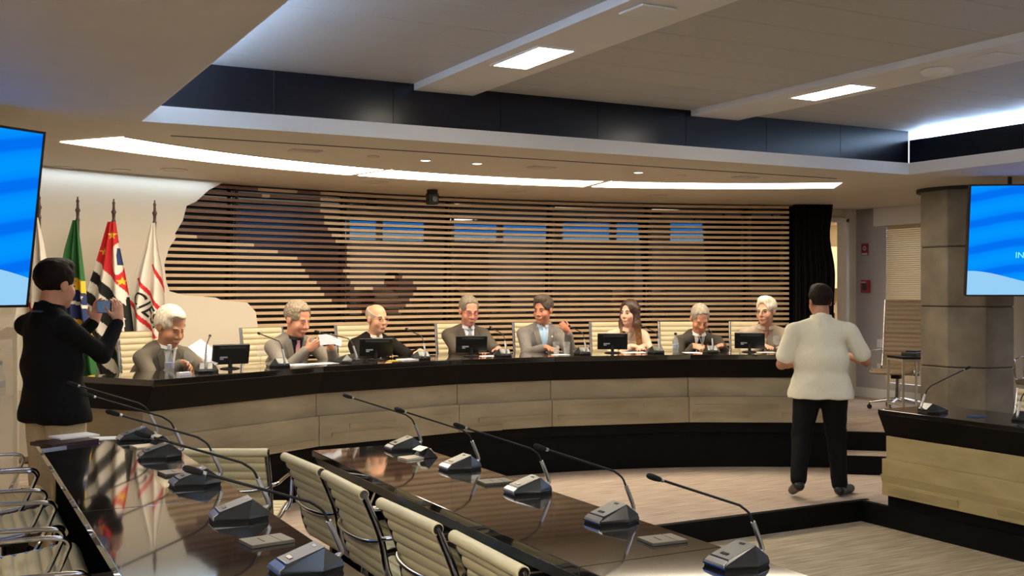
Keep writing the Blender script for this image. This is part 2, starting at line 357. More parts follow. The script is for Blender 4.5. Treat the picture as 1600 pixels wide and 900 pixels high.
for x, y in ((1.72, 9.2), (3.58, 9.4), (5.25, 9.8), (6.75, 9.4)): disc('ceiling_speaker', x, y, .11, 'soffit', 'round flush ceiling speaker in front of the slat wall', 'ceiling speaker', 'flush ceiling speakers')
for x, y in ((2.31, 7.49), (4.32, 7.62), (6.3, 7.45)):
    m = MB(); m.bb(-.11, .11, -.06, .06, -.006, 0)
    for k in range(5): m.bb(-.10, .10, -.05+k*.022, -.04+k*.022, -.010, -.006)
    tag(m.build('air_vent', 'soffit', loc=(x, y, ZS-.001)), 'small rectangular air vent in the soffit by the downlights', 'air vent', 'soffit air vents')
m = MB(); m.bb(1.32, 7.1, 7.155, 7.175, ZS-.004, ZS-.0005); tag(m.build('slot_diffuser', 'vent'), 'long thin dark slot in the soffit beside the light strips', 'slot diffuser')

# ------------------------------------------------------------------ slat wall
WHITE = [(-15.12, 2.683), (-15.97, 2.609), (-16.74, 2.494), (-17.31, 2.448), (-17.54, 2.312), (-17.99, 2.193), (-17.95, 2.152), (-18.36, 2.057), (-18.62, 1.913), (-18.51, 1.758), (-18.32, 1.671), (-17.5, 1.636), (-15.58, 1.611), (-15.19, 1.586), (-13.62, 1.56), (-13.1, 1.473), (-12.94, 1.301), (-12.86, 1.024), (-12.8, 0)]
DARK = [(-19.5, 2.72), (-12.77, 2.69), (-12.69, 2.617), (-12.45, 2.544), (-11.96, 2.599), (-10.74, 2.629), (-9.71, 2.67), (-8.8, 2.666), (-8.63, 2.474), (-8.46, 2.345), (-8.17, 2.25), (-7.83, 2.174), (-6.98, 2.165), (-6.98, 2.027), (-7.19, 1.831), (-6.64, 1.766), (-6.51, 1.634), (-5.7, 1.647), (-5.05, 1.72), (-4.18, 1.767), (-3.44, 1.835), (-2.95, 1.788), (-2.16, 1.72), (-2.43, 1.632), (-3.17, 1.497), (-3.53, 1.431), (-4.6, 1.40), (-6.9, 1.50), (-8.5, 1.62), (-9.3, 1.80), (-10.4, 2.0), (-12.5, 2.1), (-15, 2.16), (-19.5, 2.2)]
def inpoly(x, y, P):
    c = False
    for (x1, y1), (x2, y2) in zip(P, P[1:]+P[:1]):
        if (y1 > y) != (y2 > y) and x < (x2-x1)*(y-y1)/(y2-y1)+x1: c = not c
    return c
# white plate with an organic cut edge, standing proud of the slats
zs = sorted({z for _, z in WHITE} | set(np.linspace(0, ZS, 70).round(3)), reverse=True)
zs = [z for z in zs if z <= ZS]
wz = [z for _, z in WHITE]; wt = [a for a, _ in WHITE]
def wedge(z): return float(np.interp(z, wz[::-1], wt[::-1]))
rows_f = []; rows_b = []; NC = 26
for z in zs:
    e_ = wedge(z); th = np.linspace(-47, e_, NC); rows_f.append([wpol(9.60, a, z) for a in th]); rows_b.append([wpol(9.64, a, z) for a in th])
m = MB(); m.loft(rows_f, closed=False); m.loft(rows_b, closed=False)
m.loft([[f[-1], b[-1]] for f, b in zip(rows_f, rows_b)], closed=False)
struct(m.build('wall_back', 'wallw', smooth=50), 'white curved wall plate with an irregular cut edge')
wb = bpy.data.objects.new('wall_back', None); COL.objects.link(wb); struct(wb, 'curved timber slat wall behind the panel of speakers')
i = 0; z = 2.652
while z > .40:
    th = np.arange(-22.0, 24.71, .25)
    m = MB(); rings = [[wpol(9.665, a, z-.0145), wpol(9.665, a, z+.0145), wpol(9.70, a, z+.0145), wpol(9.70, a, z-.0145)] for a in th]
    n4 = len(rings); vs_ = [p for r in rings for p in r]
    for k in range(n4-1):
        m.mi = 1 if inpoly((th[k]+th[k+1])/2, z, DARK) else 0
        for q in range(4):
            m.add([rings[k][q], rings[k][(q+1) % 4], rings[k+1][(q+1) % 4], rings[k+1][q]], [(0, 1, 2, 3)])
    m.mi = 0; m.add(rings[0], [(0, 1, 2, 3)]); m.add(rings[-1], [(3, 2, 1, 0)])
    m.build('slat', ['wood', 'darkwood'], wb); z -= .0598; i += 1
J = [-28.0, -20.4, -13.94, -6.78, .38, 7.56, 14.6, 21.8, 26.0]
for a, b in zip(J[:-1], J[1:]):
    p, q = wpol(9.80, a+.04), wpol(9.80, b-.04); d = (q-p).normalized(); nrm = Vector((d.y, -d.x, 0)); up = Vector((0, 0, 1))
    lean = math.tan(R(1.4)); m = MB(); H = ZS-DF-.03; mid = 1.9
    def g(pt, z, off): return pt+up*z+nrm*((z-mid)*lean+off)
    m.loft([[g(p, DF+.02, 0), g(q, DF+.02, 0), g(q, ZS-.01, 0), g(p, ZS-.01, 0)], [g(p, DF+.02, -.012), g(q, DF+.02, -.012), g(q, ZS-.01, -.012), g(p, ZS-.01, -.012)]])
    m.build('glass_panel', 'mirror' if b > -6.7 else mat('dark_glass', (14, 12, 11), .15), wb)
m = MB(); m.loft([[wpol(9.97, a, 0), wpol(10.02, a, 0), wpol(10.02, a, ZS), wpol(9.97, a, ZS)] for a in np.linspace(-48, 26.2, 40)]); m.build('backing', 'backing', wb)
for a in J[1:-1]:
    m = MB(); p = wpol(9.715, a); m.box((p.x, p.y, (DF+ZS)/2), (.03, .02, ZS-DF-.02), Matrix.Rotation(-R(a), 3, 'Z')); m.build('batten', 'backing', wb)
# curtain
m = MB(); rows = []
th = np.linspace(24.75, 27.5, 140)
def cur(z, k, a):
    t_ = (ZS-z)/(ZS-DF); fold = .035*math.sin(k*.62)+.02*math.sin(k*.27+1); amp = .6+.5*t_
    pinch = 1-.10*math.exp(-((z-2.30)/.28)**2)+.05*math.exp(-((z-1.9)/.3)**2)
    return wpol(9.60+fold*amp, 24.75+(a-24.75)*pinch, z)
for z in np.linspace(DF+.01, ZS-.002, 24): rows.append([cur(z, k, a) for k, a in enumerate(th)])
m.loft(rows, closed=False); m.loft([[p+Vector((.01, .03, 0)) for p in r] for r in rows], closed=False)
tag(m.build('curtain', 'curtain', smooth=80), 'black pleated curtain at the end of the slat wall', 'curtain')
t = thing('cove_light', 'thin cool wall washer strip along the ceiling above the flags', 'cove light', wpol(9.5, -25, ZS)); o0 = t.location.copy()
m = MB(); m.loft([[wpol(9.50, a, ZS-.004)-o0, wpol(9.535, a, ZS-.004)-o0, wpol(9.535, a, ZS-.001)-o0, wpol(9.50, a, ZS-.001)-o0] for a in np.linspace(-34, -15.8, 14)]); m.build('strip', emat('wash_light', (.62, .8, 1), 9), t)
m = MB(); m.loft([[wpol(9.45, a, ZS-.018)-o0, wpol(9.455, a, ZS-.018)-o0, wpol(9.455, a, ZS-.0005)-o0, wpol(9.45, a, ZS-.0005)-o0] for a in np.linspace(-34, -15.8, 14)]); m.build('lip', 'soffit', t)
# PTZ camera under the soffit
t = thing('ceiling_camera', 'black dome camera hanging from the ceiling before the slats', 'camera', (4.36, 9.9, ZS))
m = MB(); m.lathe([(.055, 0), (.055, -.03), (.045, -.035)], 16); m.build('mount', 'blackm', t, smooth=40)
m = MB(); m.box((0, 0, -.09), (.115, .10, .12)); m.build('housing', 'blackm', t, bevel=.02)
m = MB(); m.tube([(0, -.045, -.095), (0, -.065, -.095)], .028, 16); m.build('lens', 'bezel', t, smooth=40)

# column
colc = Vector((9.01, 7.33, 0)); cw = bpy.data.objects.new('column', None); COL.objects.link(cw); cw.location = colc; struct(cw, 'eight sided concrete column behind the hanging screen')
va = math.atan2(-7.33, -9.01)
def octo(a, dz, z1):
    rr = a/math.cos(math.pi/8); return [(rr*math.cos(va+math.pi/8+k*math.pi/4), rr*math.sin(va+math.pi/8+k*math.pi/4)) for k in range(8)]
zz = [DF, .935, 1.52, 2.10, ZS]
for a, b in zip(zz[:-1], zz[1:]):
    m = MB(); m.prism(octo(.42, 0, 0), a+.004, b-.004); m.build('concrete_block', 'concrete', cw, bevel=.012)
m = MB(); m.prism(octo(.405, 0, 0), DF, ZS); m.build('core', 'backing', cw)
m = MB(); m.lathe([(.47, ZS-.035), (.47, ZS-.001)], 32); m.build('collar', 'blackm', cw, smooth=40)

# ------------------------------------------------------------------ hanging screens
def screen(name, c, rz, lab, cat, W=1.73, H=.97, tilt=8.4, text=None):
    # c = top corner nearest the dais; panel spans local x, faces local -y
    t = thing(name, lab, cat, c, rz)
    Rt = Matrix.Rotation(R(tilt), 3, 'X')
    def P(x, y, z): return Rt @ Vector((x, y, z))
    def slab(x0, x1, y0, y1, z0, z1, nm, mt):
        m = MB(); m.bb(x0, x1, y0, y1, z0, z1); m.v = [tuple(P(*p)) for p in m.v]; return m.build(nm, mt, t)
    slab(-W/2-.012, W/2+.012, .004, .05, -H-.012, .012, 'housing', 'bezel')
    for q in ((-W/2-.014, -W/2, -H-.014, .014), (W/2, W/2+.014, -H-.014, .014), (-W/2, W/2, -H-.014, -H), (-W/2, W/2, 0, .014)): slab(q[0], q[1], -.006, .004, q[2], q[3], 'bezel', 'bezel')
    m = MB(); m.bb(-W/2, W/2, -.002, .002, -H/2, H/2); o = m.build('display', 'screen', t)
    s = 1.0
    o.rotation_euler = (R(tilt), 0, 0); o.location = P(0, 0, -H/2)
    if text:
        for tx, x, z, sz in text:
            cu = bpy.data.curves.new('lettering', 'FONT'); cu.body = tx; cu.size = sz; cu.align_x = 'LEFT'
            o2 = bpy.data.objects.new('lettering', cu); COL.objects.link(o2)
            dg = bpy.context.evaluated_depsgraph_get(); me = bpy.data.meshes.new_from_object(o2.evaluated_get(dg)); bpy.data.objects.remove(o2)
            me.transform(Matrix.Rotation(R(90), 4, 'X')); me.materials.clear(); me.materials.append(emat('slide_text', srgb((120, 225, 255)), 1.0))
            o3 = bpy.data.objects.new('lettering', me); COL.objects.link(o3); o3.parent = t; o3.rotation_euler = (R(tilt), 0, 0); o3.location = P(x, -.0035, z)
    m = MB()
    for x in (-W*.3, W*.3): m.tube([(x, .06, -.12), (x, .06, ZS-c[2]-.002)], .018, 8)
    m.build('hanger', 'blackm', t); return t
d = Vector((.82, -.57, 0)); az = math.atan2(-.57, .82)
cr = Vector((8.05, 6.50, 2.60))+d*.865
screen('hanging_screen', cr, az, 'blue slide screen hanging before the concrete column', 'screen', text=[('INF', -.865+.40, -.64, .075)])
d = Vector((.82, .57, 0)); az = math.atan2(.57, .82)
cl = Vector((.515, 6.585, 2.565))-d*.865
screen('hanging_screen', cl, az, 'blue slide screen hanging beside the flags', 'screen')
# two rear displays that show in the smoked glass
for x in (8.02, 9.08):
    t = thing('wall_display', 'wide blue slide display facing the slat wall, mirrored in its dark glass', 'screen', (x, 2.0, 2.38), math.pi, 'rear displays facing the dais')
    m = MB(); m.bb(-.47, .47, 0, .04, -.20, .20); m.build('housing', 'bezel', t)
    m = MB(); m.bb(-.455, .455, -.004, 0, -.185, .185); o = m.build('display', emat('rear_display', srgb((40, 140, 245)), 4.0), t)
    m = MB(); m.bb(-.455, .455, -.006, -.0041, -.185, -.03); m.build('pale_band', emat('rear_display_pale', srgb((150, 205, 245)), 3.2), t)
    m = MB(); m.tube([(0, .05, 0), (0, .05, ZS-2.38-.001)], .02, 8); m.build('hanger', 'blackm', t)
# ------------------------------------------------------------------ desks
FA = [-34.5, -17.3, -2.6, 7.3, 21.7, 36.8]
dk = thing('dais_desk', 'long curved black topped dais desk with stone coloured front panels', 'desk', pol(5.5, 1, DF)); D0 = dk.location.copy()
def arcsec(prof, a, b, name, mt, parent, n=2, bevel=0, o0=D0):
    m = MB(); m.loft([[pol(r, q, z)-o0 for r, z in prof] for q in np.linspace(a, b, n)]); return m.build(name, mt, parent, bevel=bevel)
LEDGES = [[(.30, .68, .555), (.62, .97, .50)], [(.2, .52, .60), (.08, .62, .535), (.7, .95, .615)], [(.2, .95, .555), (.1, .45, .485)],
          [(.14, .52, .63), (.66, .92, .635), (.04, .62, .54)], [(.03, .60, .61), (.02, .40, .53), (.62, .98, .53)]]
for i, (a, b) in enumerate(zip(FA[:-1], FA[1:])):
    g = .03
    arcsec([(5.25, DT-.045), (5.25, DT), (5.97, DT), (5.97, DT-.045)], a+g, b-g, 'top_slab', 'granite', dk, bevel=.003)
    arcsec([(5.258, DT-.046), (5.30, DT-.046), (5.36, .86), (5.33, .86)], a, b, 'apron', 'blacklac', dk)
    arcsec([(5.355, .859), (5.40, .859), (5.40, .68), (5.355, .68)], a+g, b-g, 'upper_panel', 'stone', dk, bevel=.002)
    lp = arcsec([(5.315, .68), (5.38, .68), (5.38, .44), (5.315, .44)], a+g, b-g, 'lower_panel', 'stone', dk, bevel=.002)
    arcsec([(5.375, .44), (5.43, .44), (5.43, DF), (5.375, DF)], a, b, 'plinth', 'riser', dk)
    for f0, f1, z in LEDGES[i]:
        aa, bb_ = a+(b-a)*f0, a+(b-a)*f1
        # ledge follows the straight chord of its panel
        P, Q = pol(5.315, a+g), pol(5.315, b-g); nn = (Vector((CX, CY, 0))-(P+Q)/2).normalized()
        p, q = P.lerp(Q, f0), P.lerp(Q, f1); up = Vector((0, 0, 1)); m = MB()
        m.loft([[e-D0-nn*.002+up*(z-.05), e-D0+nn*.015+up*(z-.003), e-D0+nn*.015+up*z, e-D0-nn*.002+up*z] for e in (p, q)]); m.build('ledge', 'stone', dk)
for a, s in ((FA[0], 1), (FA[-1], -1)):
    arcsec([(5.27, DT-.046), (5.95, DT-.046), (5.95, .86), (5.34, .86)], a+.05*s, a+.45*s, 'end_apron', 'blacklac', dk)
    arcsec([(5.36, .86), (5.93, .86), (5.93, DF), (5.38, DF)], a+.35*s, a+.7*s, 'end_panel', 'stone', dk)
arcsec([(5.90, DT-.046), (5.93, DT-.046), (5.93, DF+.3), (5.90, DF+.3)], FA[0]+.7, FA[0]+1.2, 'support', 'blacklac', dk)

def straight_desk(label, x0, x1, y0, y1, zt, zf, seams, seat_left, front='blacklac', stone=None, apron=None):
    t = thing('conference_desk', label, 'desk', ((x0+x1)/2, (y0+y1)/2, zf)); o = t.location.copy()
    def pr(poly, ya, yb, name, mt, bevel=0):
        m = MB(); m.loft([[Vector((x, yy, z))-o for x, z in poly] for yy in (ya, yb)]); return m.build(name, mt, t, bevel=bevel)
    ys = [y0]+seams+[y1]
    for a, b in zip(ys[:-1], ys[1:]): pr([(x0, zt-.035), (x0, zt), (x1, zt), (x1, zt-.035)], a+.0015, b-.0015, 'top_slab', 'granite', .003)
    s = 1 if seat_left else -1; xs, xf = (x0, x1) if seat_left else (x1, x0)
    pr([(xs+.012*s, zt-.036), (xs+.03*s, zt-.036), (xs+.07*s, zt-.095), (xs+.04*s, zt-.095)], y0+.01, y1-.01, 'seat_apron', 'blacklac')
    if stone:
        pr([(xf-.005*s, zt-.036), (xf-.04*s, zt-.036), (xf-.13*s, .55), (xf-.09*s, .55)], y0, y1, 'apron', 'blacklac')
        pr([(xf-.075*s, .549), (xf-.13*s, .549), (xf-.13*s, .375), (xf-.075*s, .375)], y0, y1-.015, 'upper_panel', stone, .002)
        pr([(xf-.035*s, .375), (xf-.12*s, .375), (xf-.12*s, .095), (xf-.035*s, .095)], y0, y1-.01, 'lower_panel', stone, .002)
        for a, b, z in ((y1-1.6, y1-.01, .255), (y1-.72, y1-.08, .175), (y1-2.1, y1-1.05, .185), (y1-3.2, y1-1.9, .27)):
            m = MB(); m.loft([[Vector((xf-.034*s, yy, z-.06))-o, Vector((xf-.018*s, yy, z-.003))-o, Vector((xf-.018*s, yy, z))-o, Vector((xf-.036*s, yy, z))-o] for yy in (a, b)]); m.build('ledge', stone, t)
        pr([(xf-.09*s, .095), (xf-.13*s, .095), (xf-.13*s, 0), (xf-.09*s, 0)], y0, y1-.02, 'plinth', 'riser')
    else:
        pr([(xf-.03*s, zt-.036), (xf-.07*s, zt-.036), (xf-.07*s, zf), (xf-.03*s, zf)], y0+.02, y1-.02, 'modesty_panel', 'blacklac')
    # end panels
    for yy in (y0+.02, y1-.06):
        m = MB(); m.bb(min(xs+.10*s, xf-.131*s), max(xs+.10*s, xf-.131*s), yy, yy+.04, zf, zt-.036); m.v = [tuple(Vector(p)-o) for p in m.v]; m.build('end_panel', 'blacklac', t)
    m = MB(); xx = xs+.36*s; m.bb(xx-.012, xx+.012, y0+.1, y1-.1, zf+.12, zt-.04); m.v = [tuple(Vector(p)-o) for p in m.v]; m.build('inner_panel', 'blacklac', t)
    return t
ZM, ZL = .76, .86
straight_desk('polished black desk row beside the standing photographer', .47, 1.10, -2.8, 6.49, ZL, .10, [-.85, .9, 2.6, 4.33], True)
straight_desk('polished black desk row bordering the lower floor, cream chairs behind it', 1.905, 2.51, -2.8, 6.05, ZM, 0, [-.3, 1.4, 3.1, 4.75], True)
straight_desk('black topped desk with sand coloured panels below the hanging screen by the column', 6.44, 7.10, -2.8, 6.06, ZM, 0, [0, 2, 4.0], False, stone='stone_r')

# ------------------------------------------------------------------ microphones (seat side = local -x)
def hull(pts):
    bm = bmesh.new(); vs_ = [bm.verts.new(p) for p in pts]; r = bmesh.ops.convex_hull(bm, input=vs_)
    bmesh.ops.dissolve_limit(bm, angle_limit=R(2), verts=bm.verts, edges=bm.edges)
    bm.verts.index_update(); m = MB(); m.add([v.co.copy() for v in bm.verts], [[v.index for v in f.verts] for f in bm.faces]); bm.free(); return m
def make_mic(tip=(-.36, .335), bluetop=False):
    t = thing('gooseneck_microphone', 'x', 'microphone')
    foot = [(-.098, -.058), (-.098, .058), (.02, .088), (.10, .052), (.10, -.052), (.02, -.088)]
    m = hull([(x*.96, y*.96, 0) for x, y in foot]+[(x, y, .012) for x, y in foot]); m.build('base_plate', 'black', t)
    top = [(-.072, -.046), (-.072, .046), (.042, .046), (.042, -.046)]
    zt = [.036, .036, .072, .072]
    m = hull([(x, y, .0125) for x, y in foot]+[(x, y, .020) for x, y in foot[:2]]+[(.024, .083, .022), (.024, -.083, .022), (.098, .045, .030), (.098, -.045, .030)]+[(x, y, z) for (x, y), z in zip(top, zt)])
    m.build('base_body', 'micbody', t, bevel=.0015)
    m = MB(); v = [(x, y, z+.0005) for (x, y), z in zip(top, zt)]+[(x, y, z+.0025) for (x, y), z in zip(top, zt)]
    m.add(v, [(0, 1, 2, 3), (4, 7, 6, 5), (0, 4, 5, 1), (1, 5, 6, 2), (2, 6, 7, 3), (3, 7, 4, 0)]); tp = m.build('top_plate', mat('mic_top_blue', (76, 80, 94), .35, metal=.3) if bluetop else 'micgrey', t)
    sl = math.atan2(.036, .114); rot = Matrix.Rotation(-sl, 3, 'Y')
    m = MB(); m.box((-.052, 0, .0455), (.012, .036, .003), rot); m.build('talk_button', 'micbody', tp)
    m = MB(); m.box((.026, .004, .0695), (.010, .024, .003), rot); m.build('indicator', 'black' if not bluetop else 'mark', tp)
    m = hull([(-.100, -.056, .010), (-.100, .056, .010), (-.080, -.048, .0335), (-.080, .048, .0335), (-.097, -.052, .0125), (-.097, .052, .0125), (-.0985, .05, .022), (-.0985, -.05, .022)]); m.build('front_lip', 'alu', t)
    m = MB(); m.box((-.1005, 0, .0115), (.003, .112, .004)); m.build('blue_line', 'blue', t)
    if bluetop:
        m = MB(); m.box((-.0745, 0, .036), (.005, .09, .006)); m.build('blue_line', 'blue', t)
    fp = interp([(.085, 0, .026), (.108, 0, .036), (.107, 0, .055), (.088, 0, .10), (.070, 0, .140)], 4)
    m = MB(); m.tube(fp, .0088, 10); m.build('neck_foot', 'alu', t, smooth=50)
    tx, tz = tip; ex, ez = tx+.062, tz-.062*(tz-.215)/(.015-tx) if tx < .015 else tz
    dirv = Vector((tx-.012, 0, tz-.20)).normalized(); he = Vector((tx, 0, tz)); hs = he-dirv*.062
    np_ = interp([(.070, 0, .138), (.052, 0, .172), (.012, 0, .202)], 5)+[Vector((.012, 0, .202)).lerp(hs, q) for q in (.34, .67, 1.0)]
    m = MB(); m.tube(np_, .0044, 8); m.build('neck', 'blackm', t, smooth=50)
    m = MB(); m.tube([hs-dirv*.006, hs+dirv*.004], .0068, 10); m.build('ring', 'alu', t)
    m = MB(); m.tube([hs+dirv*q for q in (.004, .010, .030, .050, .060, .063)], [.006, .0085, .0105, .0105, .007, .002], 10); m.build('capsule', 'foam', t, smooth=60)
    return t
mic1 = make_mic(bluetop=True); tr1 = tree_of(mic1); mic2 = make_mic((-.37, .335)); tr2 = tree_of(mic2); mic3 = make_mic((-.36, .255)); tr3 = tree_of(mic3)
ORD = ['first', 'second', 'third', 'fourth', 'fifth', 'sixth']
def put(src, tr, first, loc, rz, lab, group):
    if first: src.location = loc; src.rotation_euler.z = rz; src['label'] = lab; src['group'] = group; return src
    return dup(src, loc, rz, lab, group, tr)
for i, y in enumerate((6.23, 5.53, 4.70, 3.94, 3.12)): put(mic1, tr1, i == 0, (.965, y, ZL), R((3, -2, 1, -3, 2, 0)[i]), ORD[i]+' black gooseneck microphone from the photographer on his desk row', 'microphones on the photographer side desk row')
for i, y in enumerate((5.84, 5.07, 4.34, 3.64, 2.87)): put(mic2, tr2, i == 0, (2.39, y, ZM), R((0, 2, -2, 3, 0, 1)[i]), ORD[i]+' pale topped gooseneck microphone from the dais on the desk row bordering the lower floor', 'microphones on the desk row bordering the lower floor')
for i, (x, y) in enumerate(((6.63, 5.70), (6.78, 5.02))): dup(mic2, (x, y, ZM), R(180+(-6, 8)[i]), 'black gooseneck microphone on the sand panelled desk, '+('next to the column', 'in front of its cream chair')[i], 'microphones on the sand panelled desk', tr2)
DM = [(-27.2, -43.5, 'white haired man reading the sheet'), (-20.2, -9, 'pink tie man, on his empty side'), (-13.3, 16, 'pink tie man, lit red at its head'), (-5.7, -7, 'bald man with the yellow tie'), (2.8, -5.4, 'man with red rimmed glasses'), (11.1, 0, 'man in the checked suit'), (18.7, 6.3, 'long haired woman'), (24.4, -3.6, 'man writing with bowed head'), (32.5, 0, 'man in the striped shirt')]
for i, (a, tw, wh) in enumerate(DM):
    p = pol(5.48, a, DT); put(mic3, tr3, i == 0, p, R(270-a+tw), 'black gooseneck microphone on the dais before the '+wh, 'microphones on the dais desk')

# ------------------------------------------------------------------ chairs (face local +y, origin on the floor)
def make_chair(name, leather, back_h=.84, back_w=.50, seat_w=.50, armless=False, flat_top=False, recl=.10):
    t = thing(name, 'x', 'chair'); SZ = .44; hw = back_w/2
    # profile of the sling: seat front -> seat back -> back top  (y, z)
    prof = interp([(0, .26, SZ-.01), (0, .22, SZ+.01), (0, .0, SZ-.02), (0, -.17, SZ-.015), (0, -.225, SZ+.06), (0, -.235-.25*recl, SZ+.22), (0, -.245-.9*recl, back_h)], 10)
    L = [0]
    for a, b in zip(prof[:-1], prof[1:]): L.append(L[-1]+(b-a).length)
    seat_i = [i for i, p in enumerate(prof) if p.z < SZ+.055 or p.y > -.2]; ks = max(seat_i)
    rib = .052
    def sling(i0, i1, nm):
        m = MB(); n = 90; s0, s1 = L[i0], L[i1]; front = []; back = []
        for q in range(n+1):
            s = s0+(s1-s0)*q/n; k = max(j for j in range(len(L)) if L[j] <= s+1e-9); k = min(k, len(prof)-2)
            f = (s-L[k])/(L[k+1]-L[k]); p = prof[k].lerp(prof[k+1], f); tg = (prof[k+1]-prof[k]).normalized(); nr = Vector((0, tg.z, -tg.y))
            if nr.z < 0 and nm == 'seat': nr = -nr
            if nm == 'backrest' and nr.y < 0: nr = -nr
            bul = .016*math.sqrt(max(0, 1-((s % rib)/rib*2-1)**2))
            front.append([p+nr*(bul+.002)+Vector((x, 0, 0)) for x in (-hw+.012, -hw*.5, 0, hw*.5, hw-.012)])
            back.append([p-nr*(bul*.8+.002)+Vector((x, 0, 0)) for x in (-hw+.012, -hw*.5, 0, hw*.5, hw-.012)])
        m.loft(front, closed=False); m.loft(back[::-1], closed=False)
        for e in (0, -1): m.loft([[a[e], b[e]] for a, b in zip(front, back)], closed=False)
        return m.build(nm, leather, t, smooth=75)
    sling(0, ks, 'seat'); sling(ks, len(prof)-1, 'backrest')
    for sx in (-1, 1):
        m = MB(); m.tube([p+Vector((sx*hw, 0, 0)) for p in prof], .015, 8); m.build('side_rail', 'chrome', t, smooth=60)
    tp = prof[-1]
    if not flat_top:
        m = MB(); m.tube([tp+Vector((x, 0, -.005)) for x in (-hw-.008, hw+.008)], .023, 14); m.build('top_roll', leather, t, smooth=50)
        for sx in (-1, 1):
            m = MB(); m.tube([tp+Vector((sx*(hw+.007), 0, -.005)), tp+Vector((sx*(hw+.013), 0, -.005))], .019, 12); m.build('roll_cap', 'chrome', t)
    m = MB(); m.tube([prof[0]+Vector((x, 0, -.005)) for x in (-hw-.004, hw+.004)], .020, 12); m.build('front_roll', leather, t, smooth=50)
    # curved brace behind the back
    zb = SZ+.20; kb = min(range(len(prof)), key=lambda j: abs(prof[j].z-zb)+(9 if prof[j].y > -.2 else 0)); yb = prof[kb].y
    m = MB(); m.tube([Vector((hw*math.sin(a), yb-.055*math.cos(a)**1, zb-.02*math.cos(a))) for a in np.linspace(-math.pi/2, math.pi/2, 15)], .010, 8); m.build('brace', 'chrome', t, smooth=60)
    if not armless:
        for sx in (-1, 1):
            x = sx*(hw+.035)
            pth = interp([(sx*hw, yb, zb+.005), (x, yb+.03, zb+.012), (x, -.05, zb+.012), (x, .13, zb+.005), (x, .175, zb-.02), (x, .165, zb-.06), (x, .115, SZ+.03), (sx*hw, .09, SZ-.012)], 5)
            m = MB(); m.tube(pth, .010, 8); m.build('armrest', 'chrome', t, smooth=60)
    m = MB(); m.bb(-hw, hw, -.03, .03, SZ-.055, SZ-.03); m.bb(-.05, .05, -.09, .11, SZ-.09, SZ-.05); m.build('seat_support', 'blackm', t, bevel=.008)
    m = MB(); m.tube([(0, 0, .10), (0, 0, SZ-.085)], [.03, .022], 14); m.build('column', 'chrome', t, smooth=50)
    for k in range(5):
        a = 2*math.pi*k/5+.3; c, s = math.cos(a), math.sin(a)
        m = MB(); m.tube([(0, 0, .115), (c*.10, s*.10, .11), (c*.30, s*.30, .075)], [.024, .02, .012], 8); lg = m.build('leg', 'chrome', t, smooth=50)
        m = MB(); m.tube([(c*.30-s*.014, s*.30+c*.014, .027), (c*.30+s*.014, s*.30-c*.014, .027)], .027, 14); m.tube([(c*.30, s*.30, .05), (c*.30, s*.30, .08)], .007, 6); m.build('caster', 'blackr', lg, smooth=40)
    return t
chF = make_chair('office_chair', 'leather', .845, .52); trF = tree_of(chF)
chD = make_chair('high_back_chair', 'leather2', 1.0, .42, recl=.07, flat_top=True); trD = tree_of(chD)
chB = make_chair('high_back_chair', 'leather3', 1.22, .46, recl=.12, flat_top=True); trB = tree_of(chB)
for i, y in enumerate((5.14, 4.51, 3.79, 3.11)):
    put(chF, trF, i == 0, (1.90, y, 0), R(-90+(2, -1, 1, -2)[i]), ORD[i]+' cream ribbed chair from the dais at the desk row bordering the lower floor', 'chairs along the desk bordering the lower floor')
dup(chF, (1.50, 6.22, -.035), R(-28), 'cream ribbed chair turned toward the dais at the desk end', None, trF)['group'] = ''
for i, y in enumerate((6.50, 5.84, 4.92, 4.15, 3.35)):
    dup(chF, (.27, y, .10), R(-90+(3, 0, -2, 1, 0)[i]), ORD[i]+' cream ribbed chair from the photographer at his desk row', 'chairs along the photographer side desk', trF)
WHO = ['the white haired man in the grey suit', 'the man with the pink tie', 'the bald man with the yellow tie', 'the man with red rimmed glasses', 'the man in the checked suit', 'the long haired woman', 'the man writing at the dais', 'the man in the striped shirt']
CHA = [-24.2, -14.1, -5.8, 3.3, 10.5, 17.7, 24.1, 30.6]
for i, a in enumerate(CHA): put(chD, trD, i == 0, pol(6.46, a, DF), math.pi-R(a), 'cream ribbed high backed chair behind '+WHO[i], 'chairs behind the dais desk')
put(chB, trB, True, (9.47, 8.62, DF), R(118), 'taupe high backed office chair in front of the window blind', 'x'); del chB['group']
dup(chB, (9.74, 6.98, DF), R(118), 'taupe high backed office chair to the right of the column', None, trB)
for o in bpy.data.objects:
    if o.get('group') == '': del o['group']
dup(chD, (7.12, 5.36, 0), R(90), 'cream ribbed chair at the sand panelled desk by the column', None, trD); dd = bpy.data.objects[-1]
for o in bpy.data.objects:
    if o.get('label') == 'cream ribbed chair at the sand panelled desk by the column':
        del o['group']; o.scale = (1, 1, .92)

